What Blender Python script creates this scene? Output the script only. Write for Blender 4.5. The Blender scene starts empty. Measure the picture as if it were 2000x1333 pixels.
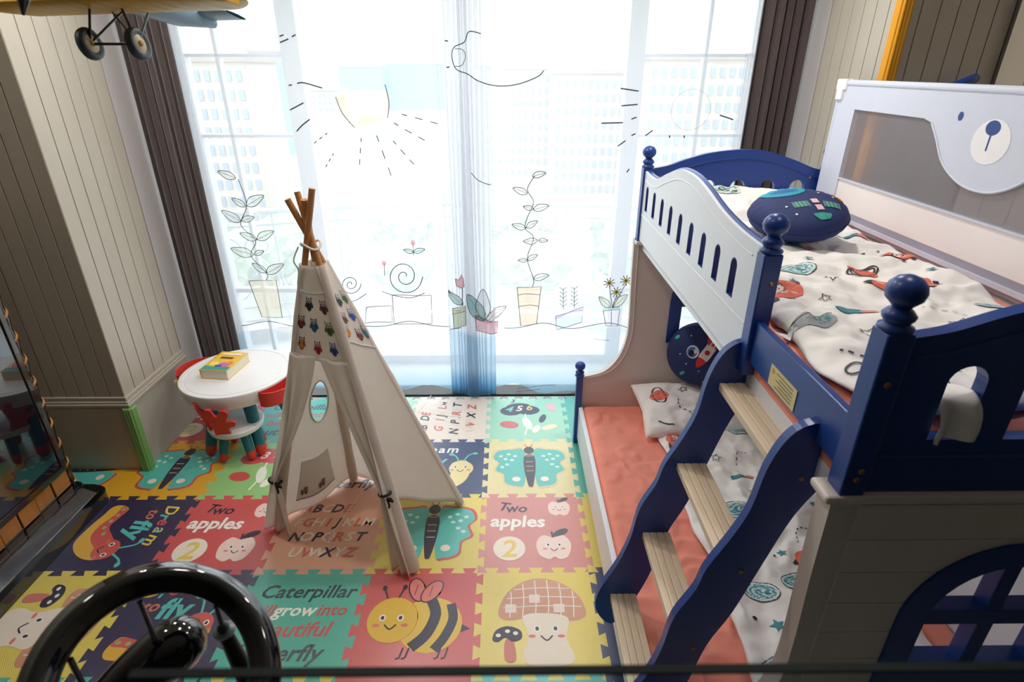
import bpy, bmesh, math, random
from mathutils import Vector, Matrix
from mathutils.geometry import tessellate_polygon
random.seed(7)
SC = bpy.context.scene
COL = SC.collection
pi = math.pi

# ------------------------------------------------------------------ camera
CAM_H = 2.44; PITCH = math.radians(25.35); YAW = math.radians(0.52)
cd = bpy.data.cameras.new('camera'); cam = bpy.data.objects.new('camera', cd); COL.objects.link(cam)
cam.location = (0, 0, CAM_H); cam.rotation_euler = (pi/2 - PITCH, 0, -YAW)
cd.sensor_width = 36; cd.lens = 20.0; cd.sensor_fit = 'HORIZONTAL'; cd.clip_start = 0.05; cd.clip_end = 4000
cd.dof.use_dof = True; cd.dof.focus_distance = 3.2; cd.dof.aperture_fstop = 4.5
SC.camera = cam
# ------------------------------------------------------------------ world, sun, exposure
W = bpy.data.worlds.new('hazy_sky'); SC.world = W; W.use_nodes = True
bg = W.node_tree.nodes['Background']; bg.inputs[0].default_value = (0.95, 0.975, 1.0, 1); bg.inputs[1].default_value = 2.7
sd = bpy.data.lights.new('sun', 'SUN'); sd.energy = 1.5; sd.angle = 0.02; sd.color = (1, .95, .88)
sun = bpy.data.objects.new('sun', sd); COL.objects.link(sun)
sun.rotation_euler = (math.radians(38), 0, math.radians(-25))   # high sun behind the house: lights the city, not the room
pd = bpy.data.lights.new('window_portal', 'AREA'); pd.shape = 'RECTANGLE'; pd.size = 4.36; pd.size_y = 3.3
pd.cycles.is_portal = True
po = bpy.data.objects.new('window_portal', pd); COL.objects.link(po); po.location = (-0.265, 4.70, 1.65); po.rotation_euler = (-pi/2, 0, 0)
SC.view_settings.view_transform = 'Standard'; SC.view_settings.look = 'None'
SC.view_settings.gamma = 1.0; SC.view_settings.use_curve_mapping = False
SC.view_settings.exposure = 0.6
try:
    SC.cycles.transparent_max_bounces = 24; SC.cycles.max_bounces = 10; SC.cycles.diffuse_bounces = 6
    SC.cycles.transmission_bounces = 8; SC.cycles.glossy_bounces = 4
    SC.cycles.caustics_reflective = False; SC.cycles.caustics_refractive = False
    SC.cycles.sample_clamp_indirect = 8.0
except Exception: pass

# ------------------------------------------------------------------ measuring helper: photo pixel -> point on a plane of the room
sp, cp = math.sin(PITCH), math.cos(PITCH); sy, cy = math.sin(YAW), math.cos(YAW)
def at(px, py, ax, val):
    a = (px-1000)/1111.0; v = (py-666.5)/1111.0; f = cp - v*sp
    d = (a*cy + f*sy, -a*sy + f*cy, -(sp + v*cp)); o = (0, 0, CAM_H)
    t = (val-o[ax])/d[ax]
    return Vector((o[0]+t*d[0], o[1]+t*d[1], o[2]+t*d[2]))

# ------------------------------------------------------------------ materials
def lin(c):
    return tuple(((x/255)/12.92 if x/255 <= .04045 else ((x/255+.055)/1.055)**2.4) for x in c)
def mat(name, rgb, rough=.5, noise=0.0, nscale=20, bump=0.0, bscale=60, metal=0, spec=.5, coat=0, sheen=0, trans=0, stretch=None, wave=None):
    m = bpy.data.materials.new(name); m.use_nodes = True
    nt = m.node_tree; N = nt.nodes; L = nt.links
    p = N['Principled BSDF']; c = lin(rgb)
    p.inputs['Roughness'].default_value = rough; p.inputs['Metallic'].default_value = metal
    p.inputs['Specular IOR Level'].default_value = spec
    p.inputs['Coat Weight'].default_value = coat; p.inputs['Coat Roughness'].default_value = .04
    p.inputs['Sheen Weight'].default_value = sheen
    tc = N.new('ShaderNodeTexCoord'); src = tc.outputs['Object']
    if stretch:
        mp = N.new('ShaderNodeMapping'); mp.inputs['Scale'].default_value = stretch
        L.new(src, mp.inputs['Vector']); src = mp.outputs['Vector']
    n1 = N.new('ShaderNodeTexNoise'); n1.inputs['Scale'].default_value = nscale; n1.inputs['Detail'].default_value = 5
    L.new(src, n1.inputs['Vector'])
    mx = N.new('ShaderNodeMix'); mx.data_type = 'RGBA'
    k = max(noise, .03)
    mx.inputs[6].default_value = (*[x*(1-k) for x in c], 1); mx.inputs[7].default_value = (*[min(1, x*(1+k)) for x in c], 1)
    L.new(n1.outputs['Fac'], mx.inputs[0]); L.new(mx.outputs[2], p.inputs['Base Color'])
    if bump or wave:
        b = N.new('ShaderNodeBump'); b.inputs['Strength'].default_value = bump or .2; b.inputs['Distance'].default_value = .004
        if wave:
            w = N.new('ShaderNodeTexWave'); w.inputs['Scale'].default_value = wave; w.bands_direction = 'DIAGONAL'
            L.new(src, w.inputs['Vector']); L.new(w.outputs['Fac'], b.inputs['Height'])
        else:
            n2 = N.new('ShaderNodeTexNoise'); n2.inputs['Scale'].default_value = bscale; n2.inputs['Detail'].default_value = 4
            L.new(src, n2.inputs['Vector']); L.new(n2.outputs['Fac'], b.inputs['Height'])
        L.new(b.outputs['Normal'], p.inputs['Normal'])
    if trans:
        t = N.new('ShaderNodeBsdfTranslucent'); L.new(mx.outputs[2], t.inputs['Color'])
        ms = N.new('ShaderNodeMixShader'); ms.inputs[0].default_value = trans
        L.new(p.outputs[0], ms.inputs[1]); L.new(t.outputs[0], ms.inputs[2])
        L.new(ms.outputs[0], N['Material Output'].inputs['Surface'])
    return m
def thin_glass(name, tint, refl=.06, opac=0.0, rgb=(120, 150, 150)):
    m = bpy.data.materials.new(name); m.use_nodes = True
    nt = m.node_tree; N = nt.nodes; L = nt.links; N.remove(N['Principled BSDF'])
    t = N.new('ShaderNodeBsdfTransparent'); t.inputs[0].default_value = (*tint, 1)
    g = N.new('ShaderNodeBsdfGlossy'); g.inputs['Roughness'].default_value = .02
    f = N.new('ShaderNodeFresnel'); f.inputs['IOR'].default_value = 1.45
    ms = N.new('ShaderNodeMixShader'); ge = N.new('ShaderNodeNewGeometry'); mu = N.new('ShaderNodeMath'); mu.operation = 'MULTIPLY_ADD'   # exit faces do not mirror
    L.new(ge.outputs['Backfacing'], mu.inputs[0]); mu.inputs[1].default_value = -1; mu.inputs[2].default_value = 1
    m2 = N.new('ShaderNodeMath'); m2.operation = 'MULTIPLY'; L.new(f.outputs[0], m2.inputs[0]); L.new(mu.outputs[0], m2.inputs[1])
    L.new(m2.outputs[0], ms.inputs[0]); L.new(t.outputs[0], ms.inputs[1]); L.new(g.outputs[0], ms.inputs[2])
    L.new(ms.outputs[0], N['Material Output'].inputs['Surface'])
    return m
def sheer_mat(name, top_rgb, opac, low_rgb=None, low_opac=None, line=0.57):
    m = bpy.data.materials.new(name); m.use_nodes = True
    nt = m.node_tree; N = nt.nodes; L = nt.links; N.remove(N['Principled BSDF'])
    def rgbn(a, b, fac):
        x = N.new('ShaderNodeMix'); x.data_type = 'RGBA'; x.inputs[6].default_value = (*a, 1); x.inputs[7].default_value = (*b, 1)
        if fac is not None: L.new(fac, x.inputs[0])
        else: x.inputs[0].default_value = 0
        return x.outputs[2]
    fac = None
    if low_rgb:
        # the printed hills: fabric dyed blue below a wavy line
        tc = N.new('ShaderNodeTexCoord'); sx = N.new('ShaderNodeSeparateXYZ'); L.new(tc.outputs['Object'], sx.inputs[0])
        def M(op, a, b=None):
            q = N.new('ShaderNodeMath'); q.operation = op
            for i, s in enumerate((a, b)):
                if s is None: continue
                if isinstance(s, (int, float)): q.inputs[i].default_value = s
                else: L.new(s, q.inputs[i])
            return q.outputs[0]
        s = M('ADD', M('MULTIPLY', M('SINE', M('MULTIPLY', sx.outputs['X'], 9.0)), .03), line)
        d = M('SUBTRACT', s, sx.outputs['Z'])
        st = M('MULTIPLY', M('GREATER_THAN', d, 0.0), .16)
        deep = N.new('ShaderNodeMapRange'); L.new(sx.outputs['Z'], deep.inputs[0])
        deep.inputs[1].default_value = .24; deep.inputs[2].default_value = .03; deep.inputs[3].default_value = 0; deep.inputs[4].default_value = .55
        fac = M('ADD', st, deep.outputs[0])
    tcol = rgbn(lin(top_rgb), lin(low_rgb or top_rgb), fac)
    tr = N.new('ShaderNodeBsdfTransparent'); L.new(rgbn((1, 1, 1), lin(low_rgb) if low_rgb else (1, 1, 1), fac), tr.inputs[0])
    tl = N.new('ShaderNodeBsdfTranslucent'); L.new(tcol, tl.inputs[0])
    df = N.new('ShaderNodeBsdfDiffuse'); L.new(tcol, df.inputs[0])
    a = N.new('ShaderNodeMixShader'); a.inputs[0].default_value = .72
    L.new(df.outputs[0], a.inputs[1]); L.new(tl.outputs[0], a.inputs[2])
    b = N.new('ShaderNodeMixShader'); b.inputs[0].default_value = opac
    L.new(tr.outputs[0], b.inputs[1]); L.new(a.outputs[0], b.inputs[2])
    L.new(b.outputs[0], N['Material Output'].inputs['Surface'])
    return m
_pc = {}
def flat(rgb, rough=.6):
    k = (tuple(rgb), rough)
    if k not in _pc: _pc[k] = mat('print_%d_%d_%d' % tuple(rgb), rgb, rough)
    return _pc[k]

# ------------------------------------------------------------------ objects
def thing(name, label, cat, loc=(0, 0, 0), group=None, kind=None):
    o = bpy.data.objects.new(name, None); COL.objects.link(o); o.location = loc; o.empty_display_size = .1
    return tag(o, label, cat, group, kind)
def tag(o, label=None, cat=None, group=None, kind=None):
    if label: o['label'] = label
    if cat: o['category'] = cat
    if group: o['group'] = group
    if kind: o['kind'] = kind
    return o
def parent(o, p):
    o.parent = p
    if p is not None:
        q = p; m = Matrix.Identity(4)
        if p.type == 'EMPTY': m = Matrix.Translation(p.location)
        elif 'wm' in p: m = Matrix.Translation(p['wm'])
        o.matrix_parent_inverse = m.inverted()
def link(o, p=None):
    COL.objects.link(o)
    if p is not None: parent(o, p)
    return o
def frame(d):
    d = Vector(d).normalized(); u = Vector((0, 0, 1)) if abs(d.z) < .95 else Vector((1, 0, 0))
    a = d.cross(u).normalized(); return a, a.cross(d).normalized()
class MB:
    def __init__(s): s.v = []; s.f = []; s.m = []
    def add(s, vs, fs, mi=0):
        n = len(s.v); s.v += [tuple(x) for x in vs]; s.f += [tuple(i+n for i in f) for f in fs]; s.m += [mi]*len(fs); return s
    def box(s, a, b, mi=0, bev=0):
        x0, y0, z0 = [min(a[i], b[i]) for i in range(3)]; x1, y1, z1 = [max(a[i], b[i]) for i in range(3)]
        if not bev:
            return s.add([(x0,y0,z0),(x1,y0,z0),(x1,y1,z0),(x0,y1,z0),(x0,y0,z1),(x1,y0,z1),(x1,y1,z1),(x0,y1,z1)],
                         [(0,3,2,1),(4,5,6,7),(0,1,5,4),(1,2,6,5),(2,3,7,6),(3,0,4,7)], mi)
        bm = bmesh.new(); bmesh.ops.create_cube(bm, size=1)
        for v in bm.verts: v.co = Vector(((x0+x1)/2+v.co.x*(x1-x0), (y0+y1)/2+v.co.y*(y1-y0), (z0+z1)/2+v.co.z*(z1-z0)))
        bmesh.ops.bevel(bm, geom=bm.edges[:], offset=bev, segments=2, affect='EDGES', profile=.5)
        bm.verts.index_update()
        s.add([v.co for v in bm.verts], [[v.index for v in f.verts] for f in bm.faces], mi); bm.free(); return s
    def tube(s, pts, r, n=8, mi=0, cap=True, closed=False):
        P = [Vector(p) for p in pts]; R = r if isinstance(r, (list, tuple)) else [r]*len(P)
        vs = []; fs = []; pa = None; K = len(P)
        for i, p in enumerate(P):
            if closed: d = P[(i+1) % K]-P[i-1]
            else: d = P[min(i+1, K-1)]-P[max(i-1, 0)]
            if d.length < 1e-9: d = Vector((0, 0, 1))
            if pa is None: a, b = frame(d)
            else:
                dn = d.normalized(); a = pa-dn*pa.dot(dn)
                a = a.normalized() if a.length > 1e-6 else frame(d)[0]; b = a.cross(dn).normalized()
            pa = a
            for k in range(n):
                t = 2*pi*k/n; vs.append(p+(a*math.cos(t)+b*math.sin(t))*R[i])
        for i in range(K if closed else K-1):
            j = (i+1) % K
            for k in range(n):
                fs.append((i*n+k, i*n+(k+1) % n, j*n+(k+1) % n, j*n+k))
        if cap and not closed: fs += [tuple(range(n))[::-1], tuple((K-1)*n+k for k in range(n))]
        return s.add(vs, fs, mi)
    def lathe(s, prof, c=(0, 0, 0), n=24, mi=0, axis=(0, 0, 1)):
        a, b = frame(axis); d = Vector(axis).normalized(); c = Vector(c); vs = []; fs = []
        for r, h in prof:
            for k in range(n):
                t = 2*pi*k/n; vs.append(c+d*h+(a*math.cos(t)+b*math.sin(t))*max(r, 1e-5))
        for i in range(len(prof)-1):
            for k in range(n): fs.append((i*n+k, i*n+(k+1) % n, (i+1)*n+(k+1) % n, (i+1)*n+k))
        return s.add(vs, fs, mi)
    def grid(s, fn, nu, nv, mi=0, closed_u=False):
        vs = [fn(i/nu, j/nv) for j in range(nv+1) for i in range(nu+(0 if closed_u else 1))]
        w = nu if closed_u else nu+1; fs = []
        for j in range(nv):
            for i in range(nu):
                i2 = (i+1) % w; fs.append((j*w+i, j*w+i2, (j+1)*w+i2, (j+1)*w+i))
        return s.add(vs, fs, mi)
    def plate(s, outer, holes=(), mapf=None, t0=0, t1=.02, mi=0, me=None):
        """flat board with holes; mapf(u,v,t) gives the point"""
        loops = [list(outer)]+[list(h) for h in holes]
        flatp = [p for l in loops for p in l]
        tri = tessellate_polygon([[Vector((p[0], p[1], 0)) for p in l] for l in loops])
        s.add([mapf(p[0], p[1], t0) for p in flatp], [t for t in tri], mi)
        s.add([mapf(p[0], p[1], t1) for p in flatp], [t[::-1] for t in tri], mi)
        for l in loops:
            n = len(l)
            s.add([mapf(p[0], p[1], t0) for p in l]+[mapf(p[0], p[1], t1) for p in l],
                  [(i, (i+1) % n, n+(i+1) % n, n+i) for i in range(n)], mi if me is None else me)
        return s
    def mesh(s, name, mats, smooth=False, angle=None):
        me = bpy.data.meshes.new(name); me.from_pydata(s.v, [], s.f)
        for m in (mats if isinstance(mats, (list, tuple)) else [mats]): me.materials.append(m)
        if len(me.polygons) == len(s.m): me.polygons.foreach_set('material_index', s.m)
        bm = bmesh.new(); bm.from_mesh(me)
        bmesh.ops.remove_doubles(bm, verts=bm.verts, dist=1e-5)
        bmesh.ops.recalc_face_normals(bm, faces=bm.faces); bm.to_mesh(me); bm.free()
        if smooth:
            me.polygons.foreach_set('use_smooth', [True]*len(me.polygons))
            me.set_sharp_from_angle(angle=math.radians(angle or 40))
        me.update(); return me
    def build(s, name, mats, p=None, smooth=False, angle=None, label=None):
        o = bpy.data.objects.new(name, s.mesh(name, mats, smooth, angle)); link(o, p)
        if label: o['label'] = label
        return o
def inst(src, loc, p=None, rotz=0, scale=None):
    o = src.copy(); COL.objects.link(o); o.location = loc; o.rotation_euler = (0, 0, rotz)
    if scale: o.scale = scale
    if p is not None: parent(o, p)
    return o
def cr(pts, n=8, closed=False):
    """Catmull-Rom through points"""
    P = [Vector(p) for p in pts]; K = len(P); out = []
    for i in range(K if closed else K-1):
        if closed: a, b, c, d = P[i-1], P[i], P[(i+1) % K], P[(i+2) % K]
        else: a, b, c, d = P[max(i-1, 0)], P[i], P[i+1], P[min(i+2, K-1)]
        for j in range(n):
            t = j/n; out.append(.5*((2*b)+(c-a)*t+(2*a-5*b+4*c-d)*t*t+(3*b-a-3*c+d)*t**3))
    if not closed: out.append(P[-1])
    return out

# ------------------------------------------------------------------ flat print: shapes in a 2-D frame laid onto a surface
_txt = {}
def letters(s, shear=.22, bold=.018):
    k = (s, shear, bold)
    if k not in _txt:
        c = bpy.data.curves.new('t', 'FONT'); c.body = s; c.shear = shear; c.offset = bold; c.align_x = 'CENTER'; c.resolution_u = 2
        o = bpy.data.objects.new('t', c); COL.objects.link(o)
        dg = bpy.context.evaluated_depsgraph_get(); me = o.evaluated_get(dg).to_mesh(); me.calc_loop_triangles()
        V = [(v.co.x, v.co.y) for v in me.vertices]; T = [tuple(t.vertices) for t in me.loop_triangles]
        _txt[k] = (V, T); o.evaluated_get(dg).to_mesh_clear(); bpy.data.objects.remove(o); bpy.data.curves.remove(c)
    return _txt[k]
class Art:
    def __init__(s): s.items = []; s.M = Matrix.Identity(3); s.lay = 0
    def xf(s, x=0, y=0, rot=0, sc=1, sx=None, sy=None):
        c, q = math.cos(rot), math.sin(rot); a = sx or sc; b = sy or sc
        s.M = Matrix(((c*a, -q*b, x), (q*a, c*b, y), (0, 0, 1))); return s
    def T(s, p):
        v = s.M @ Vector((p[0], p[1], 1)); return (v.x, v.y)
    def tris(s, V, T, col):
        s.items.append(([s.T(p) for p in V], T, col, s.lay)); s.lay += 1; return s
    def poly(s, pts, col, smooth=False):
        P = [(p[0], p[1]) for p in pts]
        if smooth: P = [(q.x, q.y) for q in cr([(x, y, 0) for x, y in P], 6, True)]
        T = tessellate_polygon([[Vector((x, y, 0)) for x, y in P]])
        return s.tris(P, [tuple(t) for t in T], col)
    def ell(s, x, y, rx, ry, col, rot=0, n=24):
        c, q = math.cos(rot), math.sin(rot)
        P = [(x+c*rx*math.cos(2*pi*i/n)-q*ry*math.sin(2*pi*i/n), y+q*rx*math.cos(2*pi*i/n)+c*ry*math.sin(2*pi*i/n)) for i in range(n)]
        return s.tris(P, [(0, i, i+1) for i in range(1, n-1)], col)
    def stroke(s, pts, w, col, smooth=True, closed=False, taper=False):
        P = [(p[0], p[1], 0) for p in pts]
        P = cr(P, 5, closed) if smooth and len(P) > 2 else [Vector(p) for p in P]
        if closed: P = P+[P[0], P[1]]
        V = []; T = []
        for i, p in enumerate(P):
            d = (P[min(i+1, len(P)-1)]-P[max(i-1, 0)])
            d = d.normalized() if d.length > 0 else Vector((1, 0, 0))
            n = Vector((-d.y, d.x, 0))*w/2*((1-abs(2*i/(len(P)-1)-1)**2*.8) if taper else 1)
            V += [(p.x+n.x, p.y+n.y), (p.x-n.x, p.y-n.y)]
        for i in range(len(P)-1): T += [(2*i, 2*i+1, 2*i+3), (2*i, 2*i+3, 2*i+2)]
        return s.tris(V, T, col)
    def dash(s, pts, w, col, n=6):
        P = cr([(p[0], p[1], 0) for p in pts], 12)
        k = max(2, len(P)//(2*n))
        for i in range(0, len(P)-k, 2*k): s.stroke([(p.x, p.y) for p in P[i:i+k+1]], w, col, smooth=False)
        return s
    def ring(s, x, y, rx, ry, w, col, rot=0, n=22):
        c, q = math.cos(rot), math.sin(rot)
        return s.stroke([(x+c*rx*math.cos(2*pi*i/n)-q*ry*math.sin(2*pi*i/n), y+q*rx*math.cos(2*pi*i/n)+c*ry*math.sin(2*pi*i/n)) for i in range(n)], w, col, smooth=False, closed=True)
    def star(s, x, y, r, col, rot=0, w=None):
        P = [(x+(r if i % 2 == 0 else r*.45)*math.cos(rot+pi/2+i*pi/5), y+(r if i % 2 == 0 else r*.45)*math.sin(rot+pi/2+i*pi/5)) for i in range(10)]
        return s.stroke(P, w, col, smooth=False, closed=True) if w else s.poly(P, col)
    def text(s, t, x, y, size, col, rot=0, shear=.22, bold=.018):
        V, T = letters(t, shear, bold); c, q = math.cos(rot), math.sin(rot)
        return s.tris([(x+size*(c*a-q*b), y+size*(q*a+c*b)) for a, b in V], T, col)
    def build(s, name, p, mapf, maxedge=None, step=.00025, base=.0006, rough=.6, matf=None):
        cols = []; v = []; f = []; mi = []
        for V, T, c, lay in s.items:
            if c not in cols: cols.append(c)
            ci = cols.index(c); h = base+step*lay
            tri = [tuple(V[i] for i in t) for t in T]
            if maxedge:
                out = []; st = tri
                while st:
                    a, b, d = st.pop()
                    l = [math.dist(a, b), math.dist(b, d), math.dist(d, a)]; k = l.index(max(l))
                    if l[k] <= maxedge: out.append((a, b, d)); continue
                    if k == 1: a, b, d = b, d, a
                    elif k == 2: a, b, d = d, a, b
                    m = ((a[0]+b[0])/2, (a[1]+b[1])/2); st += [(a, m, d), (m, b, d)]
                tri = out
            ids = {}
            for t in tri:
                g = []
                for q in t:
                    if q not in ids: ids[q] = len(v); v.append(tuple(mapf(q[0], q[1], h)))
                    g.append(ids[q])
                f.append(tuple(g)); mi.append(ci)
        me = bpy.data.meshes.new(name); me.from_pydata(v, [], f)
        for c in cols: me.materials.append(matf(c) if matf else flat(c, rough))
        if len(me.polygons) == len(mi): me.polygons.foreach_set('material_index', mi)
        me.update(); o = bpy.data.objects.new(name, me); link(o, p); return o

# ================================================================== THE SETTING
XL, XR, YP, YJ, YC, YW, ZC = -2.45, 1.92, 3.16, 3.85, 4.11, 4.75, 3.4
M_panel = mat('beige_panelling', (178, 170, 156), .34, .08, 8, .08, 220, stretch=(1, 1, .2))
M_panelback = mat('panel_groove', (58, 53, 45), .6)
M_jamb = mat('white_plaster', (180, 174, 174), .55, .03, 6)
M_white = mat('white_paint', (232, 234, 238), .4)
M_ceil = mat('ceiling_paint', (225, 222, 215), .7)
M_back = mat('back_wall_paint', (72, 66, 60), .6)
M_floor = mat('pale_stone_floor', (196, 200, 202), .35, .08, 3)
M_black = mat('black_threshold', (16, 15, 16), .35)
def struct(name, b, m, p=None, label=None, **k):
    o = b.build(name, m, p, **k)
    if p is None: o['kind'] = 'structure'
    if label: o['label'] = label
    return o
struct('floor', MB().box((-3.3, -2.7, -.3), (2.7, 4.9, -.014)), M_floor, label='pale stone floor under the foam mat')
struct('trim_1', MB().box((-2.44, 4.10, -.014), (1.91, 4.26, .006)), M_black, label='black threshold strip on the floor under the curtains')
struct('ceiling', MB().box((-3.3, -2.7, ZC), (2.7, 4.9, ZC+.2)), M_ceil, label='plain pale ceiling above the room')
struct('wall_back', MB().box((-3.3, -2.9, -.3), (2.7, -2.7, ZC)), M_back, label='dim wall behind the loft')
struct('loft_platform', MB().box((-3.1, -2.7, .80), (2.47, .26, .95)), M_back, label='loft platform edge under the glass railing')
# unseen downlights added to brighten the room; a warm finial glint suggests one overhead
M_lampring = mat('fill_downlight_ring', (230, 230, 230), .3); M_lampface = bpy.data.materials.new('fill_downlight_lens'); M_lampface.use_nodes = True
_e = M_lampface.node_tree.nodes['Principled BSDF']; _e.inputs['Emission Color'].default_value = (1, .93, .84, 1); _e.inputs['Emission Strength'].default_value = 12
for lx, where in ((-1.75, 'over the teepee side'), (-.35, 'over the middle'), (1.05, 'over the bunk')):
    for ly, wy, en in ((1.5, 'nearest the loft', 3), (3.08, 'nearest the window', 12)):
        t = thing('fill_downlight', 'unseen fill downlight added to the ceiling %s, %s' % (where, wy), 'downlight', (lx, ly, ZC), 'added fill downlights')
        MB().lathe([(.060, -.002), (.082, -.004), (.086, -.001), (.086, .0)], (lx, ly, ZC), 28).build('ring', M_lampring, t, smooth=True)
        MB().lathe([(0, -.001), (.060, -.001)], (lx, ly, ZC), 28).build('lens', M_lampface, t)
        d = bpy.data.lights.new('fill_downlight_bulb', 'AREA'); d.shape = 'DISK'; d.size = .16; d.energy = en; d.color = (1, .94, .86)
        o = bpy.data.objects.new('fill_downlight_bulb', d); COL.objects.link(o); o.location = (lx, ly, ZC-.006); parent(o, t)
# left wall: a deep room side, then a panelled return that steps in to the window
wl = struct('wall_left', MB().box((-3.3, -2.7, -.3), (-3.1, YP+.05, ZC)).box((-3.3, YP+.014, -.3), (XL-.014, 4.9, ZC)), M_panelback, label='beige panelled wall left of the window')
wr = struct('wall_right', MB().box((2.47, -2.7, -.3), (2.7, YP+.05, ZC)).box((XR+.014, YP+.014, -.3), (2.7, 4.9, ZC)), M_panelback, label='beige panelled wall right of the window')
def planks(p, a0, a1, w, z0, z1, fn, lab=None):
    n = round((a1-a0)/w); w = (a1-a0)/n
    pm = MB().box((0, 0, 0), (1, 1, 1)).mesh('plank', M_panel)
    for i in range(n):
        q0, q1 = fn(a0+i*w+.0028, z0), fn(a0+(i+1)*w-.0028, z1)
        lo = [min(a, b) for a, b in zip(q0, q1)]; hi = [max(a, b) for a, b in zip(q0, q1)]
        b = MB().box(lo, hi, bev=.002); o = b.build('plank', M_panel, p)
BH = .545
planks(wl, YP, YJ, .125, BH, ZC, lambda a, z: (XL-.013 if z < 1 else XL, a, z))
planks(wl, -3.1, XL, .09, BH, ZC, lambda a, z: (a, YP+.013 if z < 1 else YP, z))
planks(wr, YP, YJ, .125, .02, ZC, lambda a, z: (XR+.013 if z < 1 else XR, a, z))
planks(wr, XR, 2.47, .09, .02, ZC, lambda a, z: (a, YP+.013 if z < 1 else YP, z))
planks(wr, -2.6, 3.12, .18, .02, ZC, lambda a, z: (2.469 if z < 1 else 2.455, a, z))
planks(wl, -2.6, 3.12, .18, .02, ZC, lambda a, z: (-3.099 if z < 1 else -3.085, a, z))
# base block with cap moulding on the left return
bl = struct('baseboard_left', MB().box((XL-.012, YP-.02, -.013), (XL+.02, YJ, BH-.05)).box((-3.1, YP-.02, -.013), (XL-.0125, YP+.012, BH-.05)), M_panel, label='tall beige base block under the panelling, moulded top edge')
b = MB()
for r, z0, z1 in ((.032, BH-.05, BH-.03), (.022, BH-.03, BH-.015), (.012, BH-.015, BH+.012)):
    b.box((XL-.012, YP-r, z0), (XL+r, YJ, z1), bev=.004); b.box((-3.1, YP-r, z0), (XL-.0125, YP+.012, z1), bev=.004)
b.build('cap_moulding', M_panel, bl)
# white reveals between panelling and curtains
for nm, x, s in (('trim_2', XL, 1), ('trim_3', XR, -1)):
    o = struct(nm, MB().box((x-s*.012, YJ+.002, -.013), (x+s*.006, 4.19, ZC), bev=.003), M_jamb, label='pale plaster reveal %s of the curtains' % ('left' if s == 1 else 'right'))
    MB().box((x, 4.14, 0), (x+s*.03, 4.19, ZC), bev=.008).build('edge_bead', M_white, o, smooth=True)
# fluted corner guards
def fluted(nm, x, y, s, z0, z1, m, label, r=.009, n=3):
    b = MB()
    def rib(cx, cy): b.lathe([(r*.3, z0), (r, z0+.006), (r, z1-.006), (r*.3, z1)], (cx, cy, 0), 10)
    for i in range(n): rib(x+s*.004, y+.006+i*r*1.75); rib(x-s*(.006+i*r*1.75), y-.004)
    b.box((x-s*.05, y-.004, z0), (x+s*.004, y+.05, z1))
    return struct(nm, b, m, label=label, smooth=True)
M_green = mat('green_rubber', (128, 178, 104), .5); M_yellow = mat('yellow_rubber', (226, 160, 28), .5)
fluted('trim_4', XL+.034, YP-.034, 1, -.005, BH-.055, M_green, 'green fluted corner guard on the left base block')
fluted('trim_5', XR-.008, YP-.008, -1, .3, ZC-.01, M_yellow, 'yellow fluted corner guard on the right wall corner')

# window: posts, transoms, panes
M_frame = mat('window_frame_white', (222, 228, 240), .4)
M_glass = thin_glass('window_glass', (.97, .985, .985))
wn = struct('window_1', MB().box((-3.3, YW-.02, 3.25), (2.7, YW+.1, ZC)).box((-2.46, YW-.03, -.013), (1.93, YW+.07, .06)), M_frame, label='wide white framed window wall with balcony door')
def bar(nm, x0, z0, x1, z1, d=.05): return MB().box((x0, YW-d/2, z0), (x1, YW+d/2+.02, z1), bev=.006).build(nm, M_frame, wn)
PX = [(-1.66, -1.52), (.90, 1.03)]
for a, c in PX: bar('post', a, .06, c, 3.25, .1)
bar('post', -2.46, .06, -2.38, 3.25, .08); bar('post', 1.85, .06, 1.93, 3.25, .08)
for a, c in ((-2.16, -2.13), (1.475, 1.505)): bar('mullion', a, .06, c, 3.25)
for (a, c) in ((-2.38, -1.66), (1.03, 1.85)):
    for z in (2.55, 1.985): bar('transom', a, z-.012, c, z+.012)
    bar('transom', a, .68, c, .72)
for a, c in ((-2.38, -1.66), (-1.52, .90), (1.03, 1.85)):
    MB().box((a, YW+.02, .06), (c, YW+.028, 3.25)).build('pane', M_glass, wn)
# balcony slab with rounded front and its wrought iron railing
M_slab = mat('balcony_stone', (238, 236, 232), .5)
BX, BR = -.265, 6.2
def arc(x): return 5.65-BR+math.sqrt(max(0, BR*BR-(x-BX)**2))
xs = [BX-2.9+5.8*i/40 for i in range(41)]
def slab(u, v, t): return (u, v, t)
b = MB().plate([(x, arc(x)) for x in xs]+[(xs[-1], YW+.07), (xs[0], YW+.07)], (), slab, -.25, -.02)
b.plate([(x, arc(x)+.06) for x in xs]+[(x, arc(x)-.06) for x in xs[::-1]], (), slab, -.02, .12)
struct('balcony_floor', b, M_slab, label='pale balcony floor with rounded kerb outside the window')
M_iron = mat('white_iron', (214, 224, 232), .5)
rl = thing('balcony_railing', 'pale wrought iron railing with scrolls on the balcony', 'railing', (BX, 5.6, .12))
for nm, z, r in (('top_rail', 1.26, .026), ('rail', 1.14, .013), ('rail', .34, .013), ('rail', .20, .016)):
    MB().tube([(x, arc(x), z) for x in xs], r, 8).build(nm, M_iron, rl, smooth=True)
def spiral(cx, cz, r0, turns, a0, sgn):
    return [(cx+sgn*r0*(1-.85*i/30)*math.cos(a0+turns*2*pi*i/30), cz+r0*(1-.85*i/30)*math.sin(a0+turns*2*pi*i/30)) for i in range(31)]
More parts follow.
